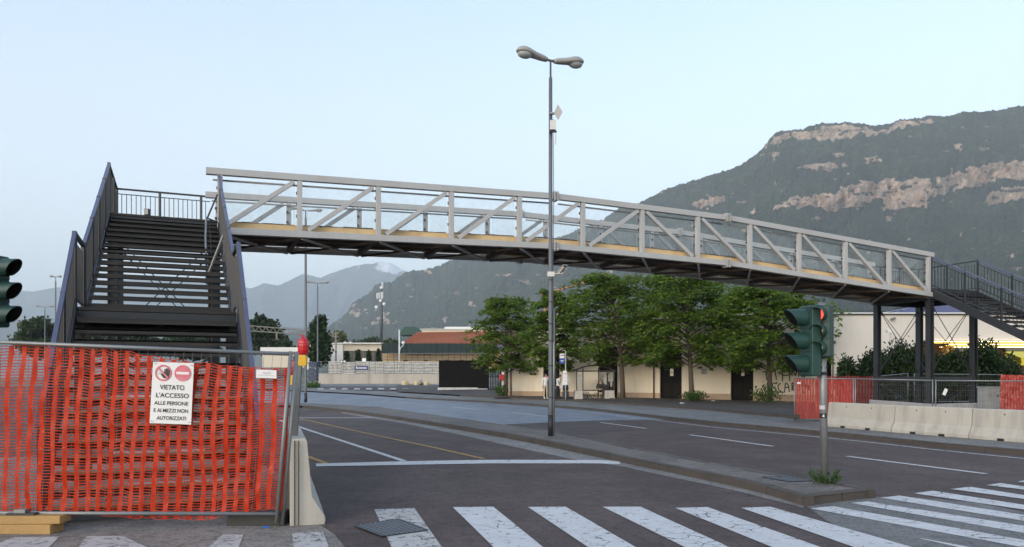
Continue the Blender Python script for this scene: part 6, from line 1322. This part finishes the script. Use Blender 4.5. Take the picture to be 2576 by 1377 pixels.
# railway gantry
GAN = mat('gantry_steel', (.20, .19, .17), .6, .2); YQ = 150
ga_ = thing('railway_gantry', P(845, 940, YQ), 'lattice railway gantry carrying the overhead wires', 'gantry')
t0, t1, b0_, b1_ = P(560, 814, YQ), P(851, 838, YQ), P(560, 828, YQ), P(851, 848, YQ)
for off in (0, 1.0):
    o3 = Vector((0, off, 0)); MB().tube(t0 + o3, t1 + o3, .09, n=6).build('top_chord', GAN, ga_); MB().tube(b0_ + o3, b1_ + o3, .09, n=6).build('bottom_chord', GAN, ga_)
k = 32
for i in range(k):
    a = t0.lerp(t1, i / k) if i % 2 == 0 else b0_.lerp(b1_, i / k); c = b0_.lerp(b1_, (i + 1) / k) if i % 2 == 0 else t0.lerp(t1, (i + 1) / k); MB().tube(a, c, .055, n=5).build('lattice_bar', GAN, ga_)
for px, top in ((845, 838), (696, 838), (600, 830)): MB().path([P(px, 942, YQ), P(px, top, YQ)], .16, 8).build('mast', GAN, ga_)
MB().path([P(845, 838, YQ), P(845, 812, YQ)], .07, 6).build('spike', GAN, ga_)
MB().tube(P(812, 866, YQ), P(880, 866.5, YQ), .06, n=6).build('cantilever', GAN, ga_); MB().tube(P(845, 850, YQ), P(816, 866, YQ), .05, n=6).build('stay', GAN, ga_); MB().path([P(697, 846, YQ), P(700, 854, YQ), P(707, 859, YQ), P(714, 859, YQ)], .05, 6).build('stay', GAN, ga_)
for i in range(4): MB().lathe([(.05, -.3), (.22, -.15), (.1, 0), (.22, .15), (.05, .3)], Matrix.Translation(P(868 + i * 6 - (i % 2) * 2, 862 + (i % 2) * 2, YQ)) @ Matrix.Rotation(R(80), 4, 'Y'), 8).build('insulator', WHITE, ga_)
ow = MB()
for i, (ya, yb) in enumerate(((852, 856), (858, 861), (866, 864), (872, 869), (876, 873))): ow.path([P(560, ya, YQ + 2 * i), P(900, (ya + yb) / 2 + 1, YQ + 2 * i), P(1240, yb, YQ + 2 * i)], .022, 4)
wo_ = ow.build('overhead_wire', BLACK, ga_, kind='stuff')
# telecom mast
tm = thing('telecom_mast', P(960, 905, 170), 'slim telecom mast with white panel antennas', 'mast'); YM = 170
MB().path([P(957.5, 910, YM), P(960, 800, YM), P(961.5, 709, YM)], [.38, .3, .1], 8).build('pole', mat('mast_dark', (.05, .06, .07), .5), tm, smooth=True)
PANA = mat('panel_antenna', (.52, .53, .54), .5, .05)
for x0, y0, x1, y1 in ((947, 737, 950, 752), (952, 736, 955, 751), (957.5, 735, 960.5, 752), (961.5, 734, 963.5, 751), (960, 709, 962, 722), (962.4, 711, 963.6, 722)): bx(x0, y0, x1, y1, YM - .6, .3, 'panel_antenna', PANA, tm)
for px, py in ((947.5, 773.5), (966.5, 765.5), (960, 724.5), (958, 757)): MB().lathe([(.02, 0), (.38, .1), (.42, .14)], Matrix.Translation(P(px, py, YM - .5)) @ Matrix.Rotation(R(75), 4, 'X'), 14).build('dish', WHITE, tm, smooth=True)
for y in (742, 749, 760): MB().tube(P(946, y, YM - .3), P(964, y, YM - .3), .06, n=5).build('arm', GAN, tm)
# station building with red roof under scaffolding
YS = 135.0
stn = thing('station_building', P(1130, 925, YS), 'old station building with red tiled roof wrapped in dark scaffold netting', 'building')
ROOFT = mat('red_roof_tiles', (.26, .095, .055), .85, .3, .6, 4, bmp=.5, stain=(.14, .06, .04), stain_amt=.5, stain_scale=.3)
ORW = mat('ochre_wall', (.52, .34, .15), .9, .12, .8, 10)
bx(962, 880, 1260, 932, YS + 1.5, 10, 'wall', ORW, stn)
rf = [P(1006, 868, YS), P(1260, 868, YS), P(1260, 837.5, YS + 6), P(1046, 841, YS + 6)]
rfo = MB().prism(rf, (0, .1, .12)).build('roof', ROOFT, stn); MB().prism([rf[0], rf[3], P(1040, 868, YS + 12)], (.1, .05, .1)).build('roof_hip', ROOFT, stn)
for i in range(14):
    y = i / 14; MB().tube(rf[0].lerp(rf[3], y) + Vector((0, -.05, .14)), rf[1].lerp(rf[2], y) + Vector((0, -.05, .14)), .06, n=5).build('tile_course', ROOFT, rfo)
MB().tube(rf[3] + Vector((0, .1, .2)), rf[2] + Vector((0, .1, .2)), .16, n=6).build('ridge', ROOFT, stn)
for px in (1020, 1070, 1125, 1160, 1205): bx(px - 5, 905.5, px + 6, 925, YS + 1.42, .1, 'window', mat('shutter_brown', (.14, .05, .03), .6, .2), stn)
sf = thing('scaffolding', P(1100, 925, YS - 1), 'scaffolding hung with dark green netting along the station building', 'scaffold')
GNET = mat('green_netting', (.010, .022, .020), .8, .3, 1.2, 20)
xs = np.linspace(960, 1250, 20)
for i in range(19):
    zz = random.uniform(-.25, .25); a, c = xs[i], xs[i + 1]
    MB().prism([P(a, 889, YS - 1.2), P(c, 889, YS - 1.2), P(c, 864 + (1 if c > 1150 else 0), YS - .6 + zz), P(a, 864, YS - .6 + zz)], (0, .05, 0)).build('netting_panel', GNET, sf)
for px in xs: MB().tube(P(px, 928, YS - 1.3), P(px, 861, YS - 1.3), .045, n=5).build('standard', DARK, sf)
for y in (889.5, 897, 905): MB().tube(P(960, y, YS - 1.35), P(1250, y, YS - 1.35), .05, n=5).build('ledger', GALV, sf)
for i in range(0, 18, 2): MB().tube(P(xs[i], 905, YS - 1.36), P(xs[i + 1], 897, YS - 1.36), .035, n=5).build('brace', GALV, sf)
tp_ = thing('green_tarpaulin', P(1033, 843, YS + 9), 'dark green tarpaulin tent on the station roof', 'tarpaulin'); TARP = mat('tarp_green', (.015, .06, .045), .6, .15)
tpl = [P(1005, 843, YS + 8), P(1007, 836, YS + 8), P(1019, 822, YS + 8), P(1047, 823, YS + 8), P(1062, 840, YS + 8), P(1060, 843, YS + 8)]; MB().prism(tpl, (0, 5, 0)).build('sheet', TARP, tp_)
MB().tube(tpl[2], tpl[2] + Vector((0, 5, 0)), .06, n=5).build('frame_bar', GALV, tp_)
def flat(label, nm, rects, Y, m, cat='building', par=None):
    o = thing(nm, P((rects[0][0] + rects[0][2]) / 2, 925, Y), label, cat)
    for x0, y0, x1, y1, dy, dep, mm, pn in rects: bx(x0, y0, x1, y1, Y + dy, dep, pn, mm or m, o)
    return o
FC = mat('far_cream', (.56, .50, .40), .9, .06, .5, 5); FG_ = mat('far_glazing', (.05, .045, .042), .4, .3, .8, 6); FW = mat('far_white', (.62, .61, .58), .8, .06, .5, 5)
flat('pale flat roofed hall rising behind the red tiled roof', 'station_hall', [(1060, 829, 1235, 880, 0, 12, FC, 'wall'), (1056, 827.5, 1240, 829.2, -.3, 13, COPING, 'roof'), (1118, 822.5, 1240, 827.4, 2, 8, FW, 'roof_box')], 160, FC)
o = flat('cream railway building with long dark glazing left of the mast', 'railway_building', [(858, 883, 962, 925, .3, 8, FG_, 'glazing'), (862, 866, 962, 883, 0, 9, FC, 'fascia'), (833, 864, 862, 925, -.4, 9, FW, 'end_wall'), (832, 862.5, 962, 865.5, -.6, 10, COPING, 'roof')], 155, FC)
for i in range(12): bx(866 + i * 8, 883.5, 867 + i * 8, 908, 155.2, .1, 'mullion', GAN, o)
flat('low white railway shed seen right of the near staircase', 'railway_shed', [(660, 884, 765, 925, 0, 8, FC, 'wall'), (655, 874, 782, 885, -.4, 9, FW, 'roof'), (662, 887, 760, 893, -.1, .1, FG_, 'window_band')], 140, FC)
o = flat('small white hut beside the dark green tree', 'hut', [(768, 866, 782, 930, 0, 4, FW, 'wall'), (766, 863.5, 784, 866.5, -.3, 5, COPING, 'roof')], 130, FW)
wl_ = thing('curved_arm_lamp', P(1004, 910, 124), 'thin white platform lamp with a curved arm before the scaffolding', 'lamp post'); WPL = mat('white_pole', (.6, .6, .58), .4)
MB().path([P(1004.5, 942, 124), P(1004.5, 830, 124)], .11, 8).build('pole', WPL, wl_, smooth=True); MB().path([P(1005, 888, 124), P(1006.5, 878, 124), P(1010, 872.5, 124), P(1014, 870.5, 124), P(1014.5, 866, 124)], .06, 6).build('arm', WPL, wl_, smooth=True); MB().lathe([(.05, 0), (.25, .2), (.28, .45), (.1, .6)], Matrix.Translation(P(1014.5, 868, 124)), 10).build('globe', WHITE, wl_, smooth=True)
# conifers and trees of the yard
DK = leaf_mat('dark_tree_leaf', (.010, .025, .010), (.022, .048, .014), (.045, .08, .024), .15); MID = leaf_mat('mid_tree_leaf', (.018, .035, .012), (.035, .06, .018), (.07, .10, .03), .15)
def blob_tree(label, px, top, base_py, w, Y, seed, n=2600, leaf=DK, nm='yard_tree', size=.6, group='trees of the railway yard', shape='col'):
    b_ = P(px, base_py, Y); h = P(px, top, Y).z - b_.z; rx = w / F * Y; o = thing(nm, b_, label, 'tree', group); rng = np.random.default_rng(seed)
    MB().path([b_, b_ + Vector((0, 0, h * .9))], [h * .03, h * .006], 8).build('trunk', BARK, o, smooth=True)
    nc = 40; f = rng.uniform(.12, 1, nc); th = rng.uniform(0, 2 * np.pi, nc)
    pr = np.sin(np.pi * np.clip(f * .86 + .1, 0, 1)) ** .6 if shape == 'col' else np.sqrt(np.clip(1 - ((f - .55) / .5) ** 2, 0.05, 1)) if shape == 'round' else np.clip(1.05 - f, .05, 1)
    rr = pr * rng.uniform(.35, .95, nc); cen = np.stack([np.cos(th) * rr * rx, np.sin(th) * rr * rx, f * h * .96], 1)
    k = rng.integers(0, nc, n); p = cen[k] + rng.normal(0, 1, (n, 3)) * np.array([rx * .2, rx * .2, h * .045]); p += np.array(b_)
    leaf_quads(p, rng, size, .3, .4, leaf, 'crown', o); return o
blob_tree('tall dark evergreen tree right of the left lamp post', 806, 800, 925, 28, 125, 1, 4200, shape='col', size=.55)
blob_tree('rounded dark tree right of the near staircase', 668, 806, 900, 46, 170, 2, 3400, MID, size=.9, shape='round'); blob_tree('flat topped pine leaning over the rounded tree by the stairs', 655, 796, 880, 26, 165, 3, 1500, size=.8, shape='round')
blob_tree('small dark tree behind the railway shed', 716, 862, 905, 28, 150, 4, 1500, size=.6, shape='round')
blob_tree('rounded green tree left of the near staircase', 93, 806, 900, 46, 190, 5, 3200, MID, size=1.0, shape='round'); blob_tree('dark tree seen through the near staircase steps', 330, 840, 900, 60, 180, 6, 2600, size=.9, shape='round'); blob_tree('second dark tree seen through the near staircase steps', 480, 850, 905, 70, 180, 7, 2600, size=.9, shape='round'); blob_tree('dark conifer seen above the stair landing', 252, 826, 900, 22, 185, 12, 1500, size=.8, shape='cone')
for i, (px, top, lab) in enumerate(((873, 885, 'leftmost small clipped conifer before the dark glazing'), (901, 883, 'second small clipped conifer before the dark glazing'), (928, 885, 'third small clipped conifer before the dark glazing'), (952, 880, 'rightmost small clipped conifer, next to the mast'))):
    blob_tree(lab, px, top, 915, 6.5, 128, 20 + i, 700, MID, 'conifer', .35, 'small conifers before the glazing', 'cone')
blob_tree('yellowish tree behind the gantry end', 852, 838, 880, 20, 230, 31, 1100, leaf_mat('yellow_leaf', (.07, .08, .02), (.12, .13, .03), (.17, .17, .05), .2), size=.9, shape='round')
for i, (px, top, w, lab) in enumerate(((905, 858, 26, 'far tree behind the cream railway building'), (935, 855, 22, 'far tree left of the telecom mast'), (985, 858, 24, 'far tree right of the telecom mast'))): blob_tree(lab, px, top, 890, w, 260, 40 + i, 900, MID, size=1.1, shape='round', group='far trees behind the yard')
# tower crane far behind the trees
cr_ = thing('tower_crane', P(1420, 800, 420), 'distant orange crane jib between the lamp post and the trees', 'crane'); ORC = mat('crane_orange', (.50, .16, .05), .5, .1)
MB().path([P(1362, 742, 420), P(1400, 731, 420), P(1450, 718, 420), P(1530, 690, 420)], .35, 5).build('jib', ORC, cr_); MB().tube(P(1375, 737, 420), P(1408, 734.5, 420), .45, n=5).build('cab', ORC, cr_); MB().path([P(1370, 900, 420), P(1370, 735, 420)], .6, 5).build('tower', ORC, cr_); MB().box(P(1420, 727, 420), (1.4, .8, 1.0)).build('trolley', DARK, cr_)
# litter on the far pavement
for px, py, lab in ((1716, 1016, 'scrap of white paper on the pavement before the middle door'), (1794, 1010, 'scrap of white paper by the stone edged tree pit')):
    p = G(px, py, .215); o = MB().box(p + Vector((0, 0, .03)), (.22, .15, .05), Matrix.Rotation(.5, 3, 'Z')).build('litter_paper', WHITE, None, bevel=.02); tag(o, lab, 'litter')
